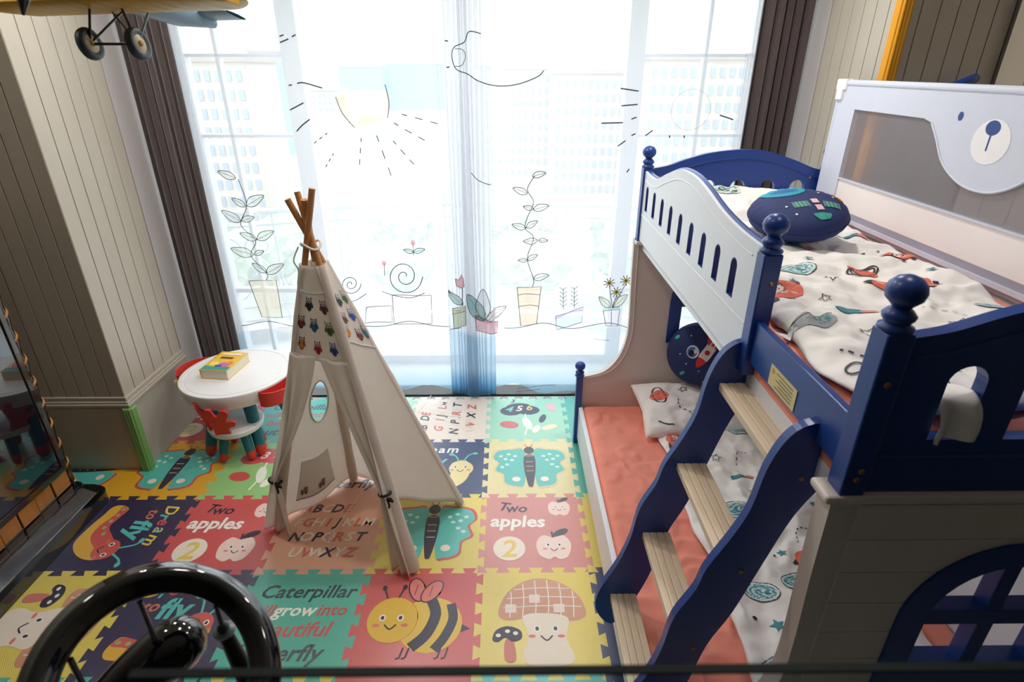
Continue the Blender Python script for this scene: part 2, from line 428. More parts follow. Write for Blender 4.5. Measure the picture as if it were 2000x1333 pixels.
for k in range(9):
    x0 = BX-2.5+k*.56
    MB().tube([(x0, arc(x0), .12), (x0, arc(x0), 1.26)], .012, 6).build('baluster', M_iron, rl, smooth=True)
    if k == 8: break
    for sgn in (1, -1):
        cx = x0+.28-sgn*.13
        for (cz, r, a0) in ((.94, .13, -pi/2), (.54, .15, pi/2)):
            MB().tube([(x, arc(x), z) for x, z in spiral(cx, cz, r, 1.6 if a0 < 0 else -1.6, a0, sgn)], .009, 6).build('scroll', M_iron, rl, smooth=True)
        MB().tube([(x, arc(x), z) for x, z in [(x0+.28-sgn*(.13+.12*math.sin(t*pi)), .39+.42*t) for t in [i/10 for i in range(11)]]], .009, 6).build('scroll', M_iron, rl, smooth=True)

# ------------------------------------------------------------------ the city in the haze
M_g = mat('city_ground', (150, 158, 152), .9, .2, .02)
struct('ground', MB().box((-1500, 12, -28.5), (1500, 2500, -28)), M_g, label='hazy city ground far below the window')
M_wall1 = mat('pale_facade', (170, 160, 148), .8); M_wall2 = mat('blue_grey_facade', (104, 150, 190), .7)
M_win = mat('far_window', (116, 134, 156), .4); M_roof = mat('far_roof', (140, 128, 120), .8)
BG = 'apartment blocks beyond the balcony'
def building(x0, x1, y, top, rows, cols, m, label, z0=-28, d=16, ww=.55, hh=.55):
    t = thing('apartment_building', label, 'building', ((x0+x1)/2, y, z0), BG)
    MB().box((x0, y, z0), (x1, y+d, top)).build('wall', m, t)
    MB().box((x0-.6, y-.6, top), (x1+.6, y+d+.6, top+1.0)).build('roof', M_roof, t)
    if rows:
        w = (x1-x0)/cols; h = 3.1
        wm = MB().box((-w*ww/2, -.25, -h*hh/2), (w*ww/2, .1, h*hh/2)).mesh('window', M_win)
        for i in range(cols):
            for j in range(rows):
                o = bpy.data.objects.new('window', wm); COL.objects.link(o); o.location = (x0+(i+.5)*w, y, top-2.2-j*h); parent(o, t)
def bx(px, y): return at(px, 140, 1, y).x
building(bx(940, 170), bx(1075, 170), 170, 3.0, 9, 10, M_wall1, 'cream apartment block with rows of windows, right of the curtain join')
building(bx(1085, 150), bx(1225, 150), 150, 2.0, 9, 9, M_wall1, 'cream apartment block nearest the upper bunk')
building(bx(1270, 120), bx(1460, 120), 120, 4.5, 10, 10, M_wall1, 'tall cream apartment block behind the right mullion')
building(bx(330, 110), bx(475, 110), 110, 4.0, 10, 7, M_wall1, 'pale apartment block behind the left mullion')
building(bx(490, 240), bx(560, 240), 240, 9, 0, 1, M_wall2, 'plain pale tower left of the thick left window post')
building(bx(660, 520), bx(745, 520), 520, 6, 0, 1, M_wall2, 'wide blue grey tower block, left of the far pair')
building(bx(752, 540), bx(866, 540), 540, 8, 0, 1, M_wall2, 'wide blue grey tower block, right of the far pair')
building(bx(600, 300), bx(655, 300), 300, -6, 3, 5, M_wall1, 'low pale house far behind the teepee poles')
building(bx(690, 230), bx(770, 230), 230, -14, 3, 7, M_wall1, 'low long cream house in the middle of the view')
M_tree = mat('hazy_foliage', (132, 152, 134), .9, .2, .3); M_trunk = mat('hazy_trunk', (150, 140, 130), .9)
crown = None
SP_ = [(-62+15.5*i+3*math.sin(i*5.1+r), 74+17*r+3*math.cos(i*3.7), r) for r in range(2) for i in range(9)]
for i, (x, y, r) in enumerate(SP_):
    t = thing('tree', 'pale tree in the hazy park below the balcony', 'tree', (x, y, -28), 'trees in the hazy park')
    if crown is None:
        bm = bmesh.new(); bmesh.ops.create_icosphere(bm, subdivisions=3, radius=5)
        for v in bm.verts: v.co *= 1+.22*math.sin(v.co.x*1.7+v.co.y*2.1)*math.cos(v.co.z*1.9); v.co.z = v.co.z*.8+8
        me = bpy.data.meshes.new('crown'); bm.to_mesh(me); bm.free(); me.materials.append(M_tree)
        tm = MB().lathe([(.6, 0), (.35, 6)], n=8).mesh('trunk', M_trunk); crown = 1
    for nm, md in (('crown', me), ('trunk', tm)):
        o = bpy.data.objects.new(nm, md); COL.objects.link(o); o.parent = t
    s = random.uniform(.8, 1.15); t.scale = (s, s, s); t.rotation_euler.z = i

# ================================================================== CURTAINS
M_velvet = mat('brown_velvet', (74, 61, 61), .8, .15, 40, .2, 300, sheen=.5)
def drape(x0, x1, y, folds, amp, z0, z1, m, name, label, cat, seed):
    r = random.Random(seed); ph = [r.uniform(0, 6.28) for _ in range(6)]
    def f(u, v):
        x = x0+(x1-x0)*u; z = z0+(z1-z0)*v
        a = amp*(.75+.25*math.sin(ph[1]+u*9))*(1.0+.15*math.sin(3*v+ph[2]))
        w = u*folds*2*pi+.35*math.sin(v*2.2+ph[0])+.5*math.sin(u*7+ph[3])
        return (x+.012*math.sin(w*2+ph[4]), y+a*math.sin(w)+.25*a*math.sin(2.3*w+ph[5]), z)
    o = MB().grid(f, int(folds*14), 24).build(name, m, smooth=True, angle=80)
    sm = o.modifiers.new('thick', 'SOLIDIFY'); sm.thickness = .003
    return tag(o, label, cat)
drape(-2.42, -2.11, 4.06, 5, .042, .02, 3.35, M_velvet, 'velvet_curtain', 'dark brown velvet curtain drawn open beside the left wall', 'curtain', 3)
drape(1.60, 1.89, 4.06, 5, .042, .02, 3.35, M_velvet, 'velvet_curtain', 'dark brown velvet curtain drawn open behind the upper bunk', 'curtain', 5)
MB().tube([(-2.43, 4.06, 3.36), (1.9, 4.06, 3.36)], .014, 10).build('curtain_rod', M_frame, smooth=True)
tag(bpy.data.objects['curtain_rod'], 'pale curtain rod along the top of the window', 'curtain rod')
YS = 4.13
M_sheer = sheer_mat('sheer_print_fabric', (240, 242, 246), .50, (120, 192, 222), .6)
def sheer_y(x, z, side):
    y = YS+.010*math.sin(x*11+1.3*side)+.006*math.sin(x*23+z)+.02*max(0, 1-z/.5)*math.sin(x*8+side*2)
    return y
GZ = [(-.45, -.25), (-.31, -.11)]                                   # gathered strips where the panels meet
OZ = [(-2.30, -2.10), (1.56, 1.74)]                                 # and at the outer ends
def zig(t, k, a, b): return b*math.sin(2*pi*k*t), a*math.cos(2*pi*k*t)
def sheer(x0, x1, side, name, label):
    def hem(x): return .010+.030*(1+math.sin(x*6.5+side*1.7))+.014*math.sin(x*17)-(.05 if abs(x+.27) < .16 else 0)
    cols = []                                                       # (x, offset in x, offset in y)
    strips = sorted([GZ[side], OZ[side]])
    (a0, a1), (b0, b1) = strips
    for st in ('a', 'm', 'b'):
        lo, hi, n = {'a': (a0, a1, 150), 'm': (a1, b0, 150), 'b': (b0, b1, 150)}[st]
        k = 7 if (lo, hi) == GZ[side] else 4
        for i in range(n+(st == 'b')):
            t = i/n; fade = min(1, min(t, 1-t)*10) if st != 'm' else 0
            dx, dy = zig(t, k, .036, .030) if st != 'm' else (0, 0)
            cols.append((lo+(hi-lo)*t, dx*fade, dy*fade))
    nz = 26; V = []; F = []; w = len(cols)
    for j in range(nz+1):
        for x, dx, dy in cols:
            v = j/nz; zb = max(.004, hem(x)); z = zb+(3.33-zb)*v**1.25; sw = 1+.25*math.sin(z*1.3+x*40)
            V.append((x+dx*sw, sheer_y(x, z, side)+dy*(1.15-.1*z)+(-.012 if side else .012)*(dy != 0), z))
    for j in range(nz):
        for i in range(w-1): F.append((j*w+i, j*w+i+1, (j+1)*w+i+1, (j+1)*w+i))
    o = MB().add(V, F).build(name, M_sheer, smooth=True, angle=80)
    return tag(o, label, 'curtain', 'sheer printed curtain panels')
sl = sheer(-2.30, -.17, 0, 'sheer_curtain', 'white sheer curtain behind the teepee, drawn plants and blue hem')
sr = sheer(-.37, 1.74, 1, 'sheer_curtain', 'white sheer curtain beside the bunk, pots and blue hem')
# line drawings printed on the sheers: measured on the photograph, laid on the cloth
def q(px, py): v = at(px, py, 1, YS-.01); return (v.x, v.z)
INK = (62, 66, 84)
def cloth_art(fill, side):
    return lambda u, v, h: (u, sheer_y(u, v, side)-(.056 if -.45 < u < -.11 else .004)-h, v)
A = Art(); B = Art()
def leaf(a, px, py, qx, qy, col, w=.0045, fat=.32):
    x0, z0 = q(px, py); x1, z1 = q(qx, qy); dx, dz = x1-x0, z1-z0
    P = [(x0, z0), (x0+dx*.3-dz*fat*.7, z0+dz*.3+dx*fat*.7), (x0+dx*.65-dz*fat*.6, z0+dz*.65+dx*fat*.6), (x1, z1), (x0+dx*.65+dz*fat*.5, z0+dz*.65-dx*fat*.5), (x0+dx*.3+dz*fat*.6, z0+dz*.3-dx*fat*.6)]
    a.poly(P, col, True); a.stroke(P, w, INK, closed=True); a.stroke([(x0, z0), (x1, z1)], w*.6, INK)
PALE = (216, 222, 212); PEACH = (236, 208, 178)
A.stroke([q(*p) for p in [(465, 350), (482, 400), (470, 440), (500, 470), (490, 500), (522, 535), (520, 547)]], .005, INK)
for l in [(480, 403, 452, 388), (482, 402, 515, 382), (470, 433, 432, 412), (472, 432, 497, 424), (502, 468, 468, 456), (503, 468, 534, 452), (495, 498, 450, 486), (497, 498, 516, 490), (522, 532, 492, 515), (521, 534, 553, 517), (460, 348, 425, 335)]: leaf(A, *l, PALE)
def pot(a, pts, col, w=.005, stripes=()):
    P = [q(*p) for p in pts]; a.poly(P, col); a.stroke(P+[P[0]], w, INK, smooth=False)
    for s in stripes:
        a.stroke([q(*p) for p in s[0]], s[1], s[2])
pot(A, [(486, 549), (540, 547), (552, 620), (512, 620)], (236, 226, 200))
pot(A, [(715, 602), (765, 598), (766, 630), (713, 632)], (236, 236, 238)); pot(A, [(766, 577), (842, 577), (844, 632), (770, 634)], (240, 232, 222))
def spir(cx, cy, r, n=2.2):
    return [q(cx+r*(1-i/26)*math.cos(i/26*n*2*pi), cy+r*(1-i/26)*math.sin(i/26*n*2*pi)) for i in range(25)]
A.stroke(spir(790, 540, 36), .006, INK); A.stroke(spir(685, 555, 20), .005, INK)
A.stroke([q(*p) for p in [(745, 570), (770, 578), (800, 582), (830, 572)]], .005, INK)
A.stroke([q(*p) for p in [(660, 580), (690, 588), (715, 575)]], .005, INK)
for (x, y) in [(807, 474), (750, 515)]:
    z = q(x, y); A.ell(z[0], z[1], .018, .02, (214, 90, 122)); A.stroke([z, q(x+1, y+25)], .004, INK)
leaf(A, 808, 492, 788, 488, (170, 205, 200)); leaf(A, 808, 492, 830, 487, (170, 205, 200))
A.stroke([q(x, 634+6*math.sin(x*.045)) for x in range(470, 905, 12)], .005, INK)
# sun, rays and dashes
c = q(712, 215); A.poly([q(*p) for p in [(655, 190), (665, 215), (692, 250), (725, 240), (756, 225), (760, 200), (755, 180), (700, 175)]], (240, 214, 190), True)
A.stroke([q(*p) for p in [(655, 190), (668, 222), (692, 250)]], .005, INK); A.stroke([q(*p) for p in [(757, 230), (760, 200), (752, 165)]], .005, INK)
for p0, p1 in [((705, 270), (701, 330)), ((735, 265), (768, 355)), ((768, 275), (815, 328)), ((770, 240), (838, 280)), ((785, 223), (865, 245)), ((640, 260), (610, 283)), ((652, 300), (635, 330))]:
    a, b2 = q(*p0), q(*p1); A.dash([a, ((a[0]+b2[0])/2, (a[1]+b2[1])/2), b2], .006, INK, 3)
for s in [[(545, 71), (553, 68)], [(546, 83), (563, 76)], [(570, 72), (578, 68)], [(563, 167), (570, 166)], [(580, 163), (595, 162), (630, 172)], [(566, 215), (593, 201)], [(579, 257), (590, 245), (606, 233)], [(870, 80), (876, 81)], [(873, 132), (879, 131)]]:
    A.stroke([q(*p) for p in s], .008, INK)
# right panel
for s in [[(1213, 173), (1247, 178)], [(1214, 207), (1245, 204)], [(1233, 233), (1243, 229)], [(1175, 241), (1217, 240)], [(1233, 265), (1241, 261)], [(1207, 286), (1222, 275)], [(1224, 337), (1229, 330)], [(1260, 265), (1275, 255)], [(1405, 225), (1432, 234)], [(1309, 265), (1309, 270)], [(1337, 265), (1337, 270)]]:
    B.stroke([q(*p) for p in s], .008, INK)
B.stroke([q(*p) for p in [(940, 67), (917, 63), (908, 83), (888, 93), (884, 112), (892, 135), (915, 145), (935, 158), (970, 168), (1010, 165), (1050, 150), (1062, 138)]], .006, INK)
B.stroke([q(*p) for p in [(890, 96), (905, 98), (910, 112), (903, 128), (890, 130)]], .004, INK)
B.ring(*q(1350, 215), .13, .13, .004, (190, 180, 160)); B.stroke([q(*p) for p in [(921, 335), (935, 350), (960, 360)]], .005, INK)
B.stroke([q(*p) for p in [(1045, 343), (1030, 370), (1042, 395), (1030, 425), (1026, 447), (1042, 465), (1030, 505), (1042, 545), (1040, 560)]], .005, INK)
for l in [(1040, 345, 1066, 338), (1030, 378, 1002, 368), (1042, 408, 1022, 404), (1042, 410, 1072, 402), (1027, 446, 1000, 440), (1028, 445, 1050, 432), (1050, 470, 1022, 472), (1052, 470, 1070, 470), (1030, 508, 1012, 510), (1030, 508, 1050, 498), (1042, 545, 1072, 538)]: leaf(B, *l, (222, 220, 208))
pot(B, [(1010, 563), (1057, 560), (1048, 632), (1017, 638)], PEACH, stripes=[([(1012, 578), (1030, 574), (1055, 576)], .004, INK), ([(1013, 600), (1035, 596), (1052, 598)], .004, INK)])
pot(B, [(1085, 618), (1140, 602), (1136, 632), (1087, 644)], (206, 222, 244), stripes=[([(1086, 622), (1110, 612), (1138, 608)], .012, (206, 170, 214))])
for x in (1100, 1122):
    B.stroke([q(x, 604), q(x, 562)], .004, INK)
    for y in range(565, 600, 8): B.stroke([q(x-7, y-4), q(x, y+2), q(x+7, y-4)], .004, INK, smooth=False)
pot(B, [(1178, 607), (1210, 605), (1206, 637), (1183, 636)], (232, 226, 232), stripes=[([(1178, 603), (1210, 601)], .02, (120, 190, 190)), ([(1194, 608), (1194, 636)], .004, INK)])
for x, y in [(1190, 553), (1204, 571), (1222, 548)]:
    cx, cz = q(x, y)
    for k in range(9): B.stroke([(cx, cz), (cx+.045*math.cos(k*.7), cz+.045*math.sin(k*.7))], .006, INK)
    B.ell(cx, cz, .026, .026, (226, 200, 90)); B.stroke([q(x, y+6), q(1196, 602)], .005, INK)
leaf(B, 1192, 600, 1170, 580, (206, 212, 190)); leaf(B, 1198, 600, 1225, 575, (206, 212, 190))
B.stroke([q(x, 637+6*math.sin(x*.05+2)) for x in range(985, 1232, 10)], .005, INK)
# tulip and pink pot on the gathered join
pot(B, [(885, 598), (910, 592), (911, 630), (888, 637)], (160, 178, 120), stripes=[([(884, 600), (897, 602), (910, 595)], .012, (226, 206, 160)), ([(885, 608), (897, 606), (910, 602)], .01, (200, 110, 130))])
leaf(B, 905, 590, 876, 566, (120, 178, 168)); B.stroke([q(904, 592), q(904, 556)], .006, INK)
B.poly([q(*p) for p in [(890, 540), (897, 542), (903, 531), (906, 541), (908, 555), (902, 558), (893, 554)]], (206, 40, 96)); B.stroke([q(*p) for p in [(890, 540), (897, 542), (903, 531), (906, 541), (908, 555), (902, 558), (893, 554)]], .004, INK, smooth=False, closed=True)
pot(B, [(929, 610), (972, 628), (971, 650), (931, 640)], (232, 150, 160), stripes=[([(930, 614), (950, 624), (972, 632)], .02, (240, 226, 226))])
for l, cc in [((946, 622, 914, 570), (70, 160, 150)), ((946, 620, 944, 560), (226, 230, 232)), ((950, 622, 988, 600), (236, 224, 224))]: leaf(B, *l, cc)
for s in [[(985, 775), (1020, 765), (1055, 757)], [(1010, 762), (1050, 752), (1085, 750)], [(1160, 662), (1190, 665)], [(700, 752), (760, 760), (800, 755)]]:
    (A if s[0][0] < 880 else B).stroke([q(*p) for p in s], .006, (60, 90, 110))
_sc = {}
def sheer_ink(c):
    if c == INK or sum(c) < 260: return flat(c, .9)
    if c not in _sc: _sc[c] = sheer_mat('sheer_dye', c, .6)
    return _sc[c]
A.build('print', sl, cloth_art(0, 0), .05, step=.00005, base=.0004, matf=sheer_ink); B.build('print', sr, cloth_art(0, 1), .05, step=.00005, base=.0004, matf=sheer_ink)

# ================================================================== PLAY MAT of interlocking foam tiles
S = .6; X0 = -.15; Y0 = 1.65; TD = .017
C_YEL, C_ORG, C_RED, C_PEA, C_TEA, C_PUR, C_GRN, C_NAV, C_PNK, C_MIN = (226, 204, 96), (226, 170, 44), (206, 84, 84), (226, 168, 140), (78, 178, 160), (52, 44, 78), (150, 200, 128), (50, 62, 104), (214, 140, 134), (160, 214, 186)
DK = (40, 36, 62); WH = (240, 236, 228); CRM = (236, 222, 206); TQ = (92, 190, 186)
_tm = {}
def tile_mat(c):
    if c not in _tm: _tm[c] = mat('eva_foam', c, .30, .04, 30, .18, 60, wave=75, spec=1.0)
    return _tm[c]
_fi = {}
def foam_ink(c):
    if c not in _fi: _fi[c] = mat('foam_ink', c, .32, spec=1.0)
    return _fi[c]
def edge_pts(n=5):
    P = S/n; s = .065*P; out = []
    for i in range(n):
        t = i*P; out += [(t+.25*P+s, -TD), (t+.25*P-s, TD), (t+.75*P+s, TD), (t+.75*P-s, -TD)]
    return out
EP = edge_pts()
def tile_outline():
    o = [(-TD, -TD)]+[(t, d) for t, d in EP]+[(S-TD, -TD)]+[(S+d, t) for t, d in EP]+[(S-TD, S-TD)]
    o += [(t, S+d) for t, d in EP[::-1]]+[(-TD, S-TD)]+[(d, t) for t, d in EP[::-1]]
    return o
TO = tile_outline()
def tile_mesh(c):
    bm = bmesh.new(); f = bm.faces.new([bm.verts.new((x, y, 0)) for x, y in TO])
    r = bmesh.ops.inset_region(bm, faces=[f], thickness=.0016, depth=0)
    inner = set(v for v in f.verts)
    for v in bm.verts:
        if v not in inner: v.co.z = -.0016
    be = [e for e in bm.edges if e.is_boundary]
    g = bmesh.ops.extrude_edge_only(bm, edges=be)
    for v in g['geom']:
        if isinstance(v, bmesh.types.BMVert): v.co.z = -.012
    bmesh.ops.recalc_face_normals(bm, faces=bm.faces)
    me = bpy.data.meshes.new('foam_tile'); bm.to_mesh(me); bm.free(); me.materials.append(tile_mat(c)); return me
_tmesh = {}
pm = thing('puzzle_play_mat', 'colourful foam play mat of interlocking printed tiles on the floor', 'play mat', (-.9, 2.85, -.012))
# --- the pictures; u to the right, v away from the reader, tile runs 0..1
def face(a, x, y, s=1, skin=None):
    for k in (-1, 1): a.ell(x+k*.07*s, y+.03*s, .026*s, .03*s, WH); a.ell(x+k*.07*s, y+.03*s, .014*s, .018*s, DK); a.ell(x+k*.11*s, y-.035*s, .028*s, .014*s, (222, 120, 110))
    a.stroke([(x-.045*s, y-.03*s), (x, y-.07*s), (x+.045*s, y-.03*s)], .012*s, DK)
def bee(a, v=0):
    a.poly([(.88, .46), (.98, .40), (.88, .36)], DK)
    a.ell(.62, .45, .285, .28, (228, 190, 70))
    a.stroke([(.60, .72), (.66, .55), (.60, .35), (.48, .22)], .10, DK); a.stroke([(.79, .66), (.82, .50), (.76, .32), (.68, .20)], .085, DK)
    a.ell(.28, .50, .225, .235, (226, 184, 60)); a.ring(.28, .50, .225, .235, .006, (206, 130, 60))
    for p in ([(.20, .72), (.15, .84)], [(.30, .73), (.34, .85)]): a.stroke(p, .016, DK); a.ell(*p[1], .022, .03, DK)
    for x, y, r, l in ((.46, .82, .35, .19), (.60, .80, -.65, .19)):
        a.ell(x, y, .075, l*.72, (220, 120, 110), rot=r*.9); a.ring(x, y, .075, l*.72, .013, DK, rot=r*.9)
        a.stroke([(x-.02, y-.06), (x, y+.06)], .007, DK)
    face(a, .27, .48, 1.15)
    for x in (.42, .47, .74, .80): a.stroke([(x, .22), (x-.02, .13), (x-.05, .12)], .014, DK, smooth=False)
def mushroom(a, v=0):
    cap = [(.16, .50), (.14, .60), (.22, .78), (.38, .91), (.56, .94), (.74, .88), (.88, .74), (.93, .58), (.90, .50), (.76, .47), (.5, .53), (.28, .48)]
    a.poly(cap, (206, 146, 116), True)
    def inside(x, y): return ((x-.54)/.385)**2+((y-.52)/.41)**2 < .93 and y > .53
    for i in range(7):
        for j in range(4):
            x, y = .20+i*.11, .56+j*.105
            if (i*3+j*2) % 4 == 0 and inside(x, y) and inside(x+.10, y+.09) and inside(x, y+.09): a.poly([(x, y), (x+.10, y), (x+.10, y+.09), (x, y+.09)], (236, 214, 206))
    for i in range(6):
        x = .25+i*.115; yt = .52+.405*math.sqrt(max(.02, 1-((x-.54)/.39)**2)); a.stroke([(x-.01, .51), (x+.006, .7), (x, yt)], .010, (240, 226, 216))
    for j in range(3):
        y = .62+j*.10; w = .37*math.sqrt(max(.02, 1-((y-.52)/.42)**2)); a.stroke([(.54-w, y-.01), (.54, y+.01), (.54+w, y)], .010, (240, 226, 216))
    a.poly([(.36, .52), (.56, .55), (.76, .50), (.73, .30), (.78, .12), (.70, .05), (.42, .05), (.35, .14), (.40, .32)], CRM, True)
    face(a, .56, .36, 1.15)
    a.poly([(.20, .28), (.27, .27), (.29, .10), (.20, .10)], (210, 120, 110), True)
    a.poly([(.09, .29), (.12, .38), (.22, .42), (.33, .38), (.34, .30), (.26, .27), (.20, .31), (.14, .27)], DK, True)
    for x, y in ((.14, .33), (.22, .37), (.29, .35)): a.ell(x, y, .022, .018, WH)
def apple(a, x, y, s, bite=False):
    a.poly([(x-.17*s, y+.05*s), (x-.10*s, y+.15*s), (x, y+.12*s), (x+.10*s, y+.15*s), (x+.17*s, y+.04*s), (x+.13*s, y-.12*s), (x+.05*s, y-.16*s), (x, y-.13*s), (x-.06*s, y-.16*s), (x-.15*s, y-.10*s)], (236, 206, 196), True)
    face(a, x, y, s*.8)
    a.stroke([(x, y+.12*s), (x-.01*s, y+.20*s)], .02*s, DK); a.ell(x+.08*s, y+.19*s, .085*s, .038*s, DK, rot=.5)
def apples(a, v=0):
    ink = DK
    for t, x, y, r in (('T', .16, .80, -.2), ('w', .27, .77, .1), ('o', .38, .77, -.1)): a.text(t, x, y, .19, ink, r)
    a.text('apples', .33, .55, .235, WH, -.02, .1, .03)
    apple(a, .80, .83, .72); a.ell(.24, .24, .165, .165, CRM); a.text('2', .24, .13, .32, (226, 196, 96), 0, .1, .02)
    apple(a, .70, .26, 1.05)
def alphabet(a, v=0):
    cols = [(226, 214, 206), (200, 92, 80), DK]
    for r, row in enumerate(('ABCDE', 'FGHIJKLM', 'NOPQRST', 'UVWXYZ')):
        n = len(row)
        for i, ch in enumerate(row):
            c = {'D': DK, 'J': DK, 'N': DK, 'P': DK, 'T': DK, 'X': DK, 'B': DK}.get(ch, (204, 104, 88) if ch in 'EGILRVZA' else (234, 214, 200))
            a.text(ch, (.5 if n != 5 else .38)+(i-(n-1)/2)*(.112 if n < 8 else .108), .79-r*.215, .175, c, 0, .25, .025)
def cater_text(a, v=0):
    D2 = (30, 52, 66); R2 = (196, 74, 78)
    a.text('Caterpillar', .52, .74, .205, D2, 0, .25, .02); a.text('will', .16, .545, .17, R2); a.text('grow', .46, .545, .18, WH); a.text('into', .80, .55, .17, R2)
    a.text('beautiful', .48, .34, .205, R2, 0, .25, .02); a.text('butterfly', .45, .11, .215, D2, 0, .25, .02)
def dream(a, v=0):
    for t, x, y, c, r in (('D', .16, .80, (230, 200, 80), .1), ('r', .26, .79, TQ, 0), ('e', .35, .82, (206, 80, 96), .1), ('a', .46, .84, (170, 190, 150), 0), ('m', .60, .83, (226, 196, 90), -.1)): a.text(t, x, y-.04, .20, c, r)
    a.text('to', .23, .60, .17, (206, 120, 90), .1); a.text('fly', .45, .53, .30, TQ, 0, .15, .03)
    body = [(.08, .22), (.14, .34), (.28, .32), (.42, .30), (.56, .42), (.70, .54), (.82, .52), (.88, .40), (.82, .22), (.66, .08), (.44, .08), (.24, .12), (.12, .14)]
    a.poly(body, (226, 176, 66), True)
    a.poly([(.10, .26), (.16, .34), (.28, .32), (.42, .30), (.56, .42), (.70, .54), (.80, .52), (.74, .36), (.58, .20), (.42, .18), (.24, .24)], (206, 90, 84), True)
    for x, y in ((.15, .29), (.24, .28), (.33, .26), (.43, .25), (.52, .30)): a.ell(x, y, .024, .020, (150, 180, 110))
    a.ell(.74, .46, .135, .13, (208, 92, 82)); face(a, .74, .45, 1.0)
    for p in ([(.72, .58), (.68, .72), (.62, .76)], [(.80, .57), (.88, .68), (.94, .70)]): a.stroke(p, .022, TQ); a.ell(*p[-1], .035, .026, TQ)
def snail(a, v=0):
    dream_head = (('D', .16), ('r', .26), ('e', .35), ('a', .46), ('m', .60))
    for t, x in dream_head: a.text(t, x, .78, .20, WH)
    a.text('fly', .40, .52, .28, TQ); b2 = (228, 210, 150)
    a.poly([(.10, .14), (.24, .30), (.42, .38), (.52, .30), (.60, .24), (.62, .40), (.62, .56), (.78, .62), (.86, .46), (.80, .22), (.62, .08), (.36, .06)], b2, True)
    a.ell(.74, .46, .15, .145, b2); face(a, .73, .46, .9)
    for p in ([(.70, .60), (.66, .70), (.60, .74)], [(.76, .60), (.82, .72), (.90, .76)]): a.stroke(p, .022, TQ); a.ell(*p[-1], .034, .026, TQ)
def butterfly(a, v=0):
    for k in (-1, 1):
        Wg = [(.5+k*.06, .80), (.5+k*.22, .84), (.5+k*.40, .80), (.5+k*.45, .66), (.5+k*.38, .56), (.5+k*.42, .42), (.5+k*.32, .34), (.5+k*.30, .18), (.5+k*.16, .12), (.5+k*.07, .18)]
        a.poly([(.5+(x-.5)*1.06+k*.005, .5+(y-.5)*1.07) for x, y in Wg], [(202, 74, 70), (226, 200, 150)][v], True); a.poly(Wg, (84, 188, 178), True)
        for x, y in ((.26, .74), (.30, .64), (.36, .70), (.22, .62), (.28, .53), (.34, .48), (.18, .70)): a.ell(.5+k*x, y, .026, .022, (206, 230, 220))
        a.ell(.5+k*.17, .25, .05, .045, (236, 226, 214))
    a.poly([(.44, .70), (.56, .70), (.57, .45), (.53, .14), (.5, .11), (.47, .14), (.43, .45)], DK, True)
    a.ell(.5, .82, .065, .075, DK)
    for k in (-1, 1): a.stroke([(.5+k*.02, .89), (.5+k*.05, .95)], .012, (196, 80, 70))
    for y in (.70, .58, .49, .40): a.stroke([(.455, y), (.545, y)], .010, (226, 190, 130))
def numbers(a, v=0):
    s, hc = (('789', (206, 84, 92)), ('456', DK))[v]
    a.ell(.40, .76, .20, .13, hc); a.ell(.28, .68, .16, .12, hc); a.ell(.52, .70, .17, .12, hc)
    for i, (ch, c) in enumerate(zip(s, ((120, 210, 200), WH, (236, 190, 90)))): a.text(ch, .24+i*.15, .66+.02*i, .20, c, -.1+.1*i)
    a.text('3', .30, .90, .13, DK)
    for x, y, rx, ry, c, r in ((.72, .48, .045, .11, DK, -.3), (.25, .33, .13, .085, (206, 84, 80), -.2), (.80, .26, .12, .06, (236, 226, 190), .4), (.50, .36, .06, .16, (236, 240, 226), .25), (.86, .78, .07, .11, (236, 180, 190), .3), (.62, .22, .05, .10, (240, 236, 220), -.4)): a.ell(x, y, rx, ry, c, r)
    a.stroke([(.48, .6), (.50, .3), (.46, .08)], .02, (236, 240, 226))
LAY = {  # (column, row): colour, picture, quarter turns, variant
 (-4, -1): (C_TEA, None, 0, 0), (-3, -1): (C_TEA, None, 0, 0), (-2, -1): (C_YEL, None, 0, 0), (-1, -1): (C_RED, None, 0, 0), (0, -1): ((104, 196, 196), None, 0, 0), (1, -1): (C_NAV, None, 0, 0),
 (-4, 0): (C_YEL, mushroom, -1, 0), (-3, 0): (C_PUR, dream, 0, 0), (-2, 0): (C_TEA, cater_text, 0, 0), (-1, 0): (C_RED, bee, 0, 0), (0, 0): (C_YEL, mushroom, 0, 0), (1, 0): (C_NAV, None, 0, 0),
 (-4, 1): (C_PUR, dream, -1, 0), (-3, 1): (C_RED, apples, 0, 0), (-2, 1): (C_PEA, alphabet, 0, 0), (-1, 1): (C_YEL, butterfly, 0, 0), (0, 1): (C_PNK, apples, 0, 0), (1, 1): (C_YEL, None, 0, 0),
 (-5, 2): (C_ORG, butterfly, 1, 0), (-4, 2): (C_ORG, butterfly, 0, 0), (-3, 2): (C_GRN, numbers, 0, 0), (-2, 2): (C_PEA, cater_text, 0, 0), (-1, 2): (C_NAV, snail, 0, 0), (0, 2): ((228, 214, 160), butterfly, 0, 1), (1, 2): (C_TEA, None, 0, 0),
 (-4, 3): (C_RED, apples, 0, 0), (-3, 3): (C_TEA, cater_text, 0, 0), (-2, 3): (C_MIN, numbers, 0, 0), (-1, 3): ((232, 216, 202), alphabet, 1, 0), (0, 3): (C_MIN, numbers, 0, 1), (1, 3): (C_TEA, None, 0, 0)}
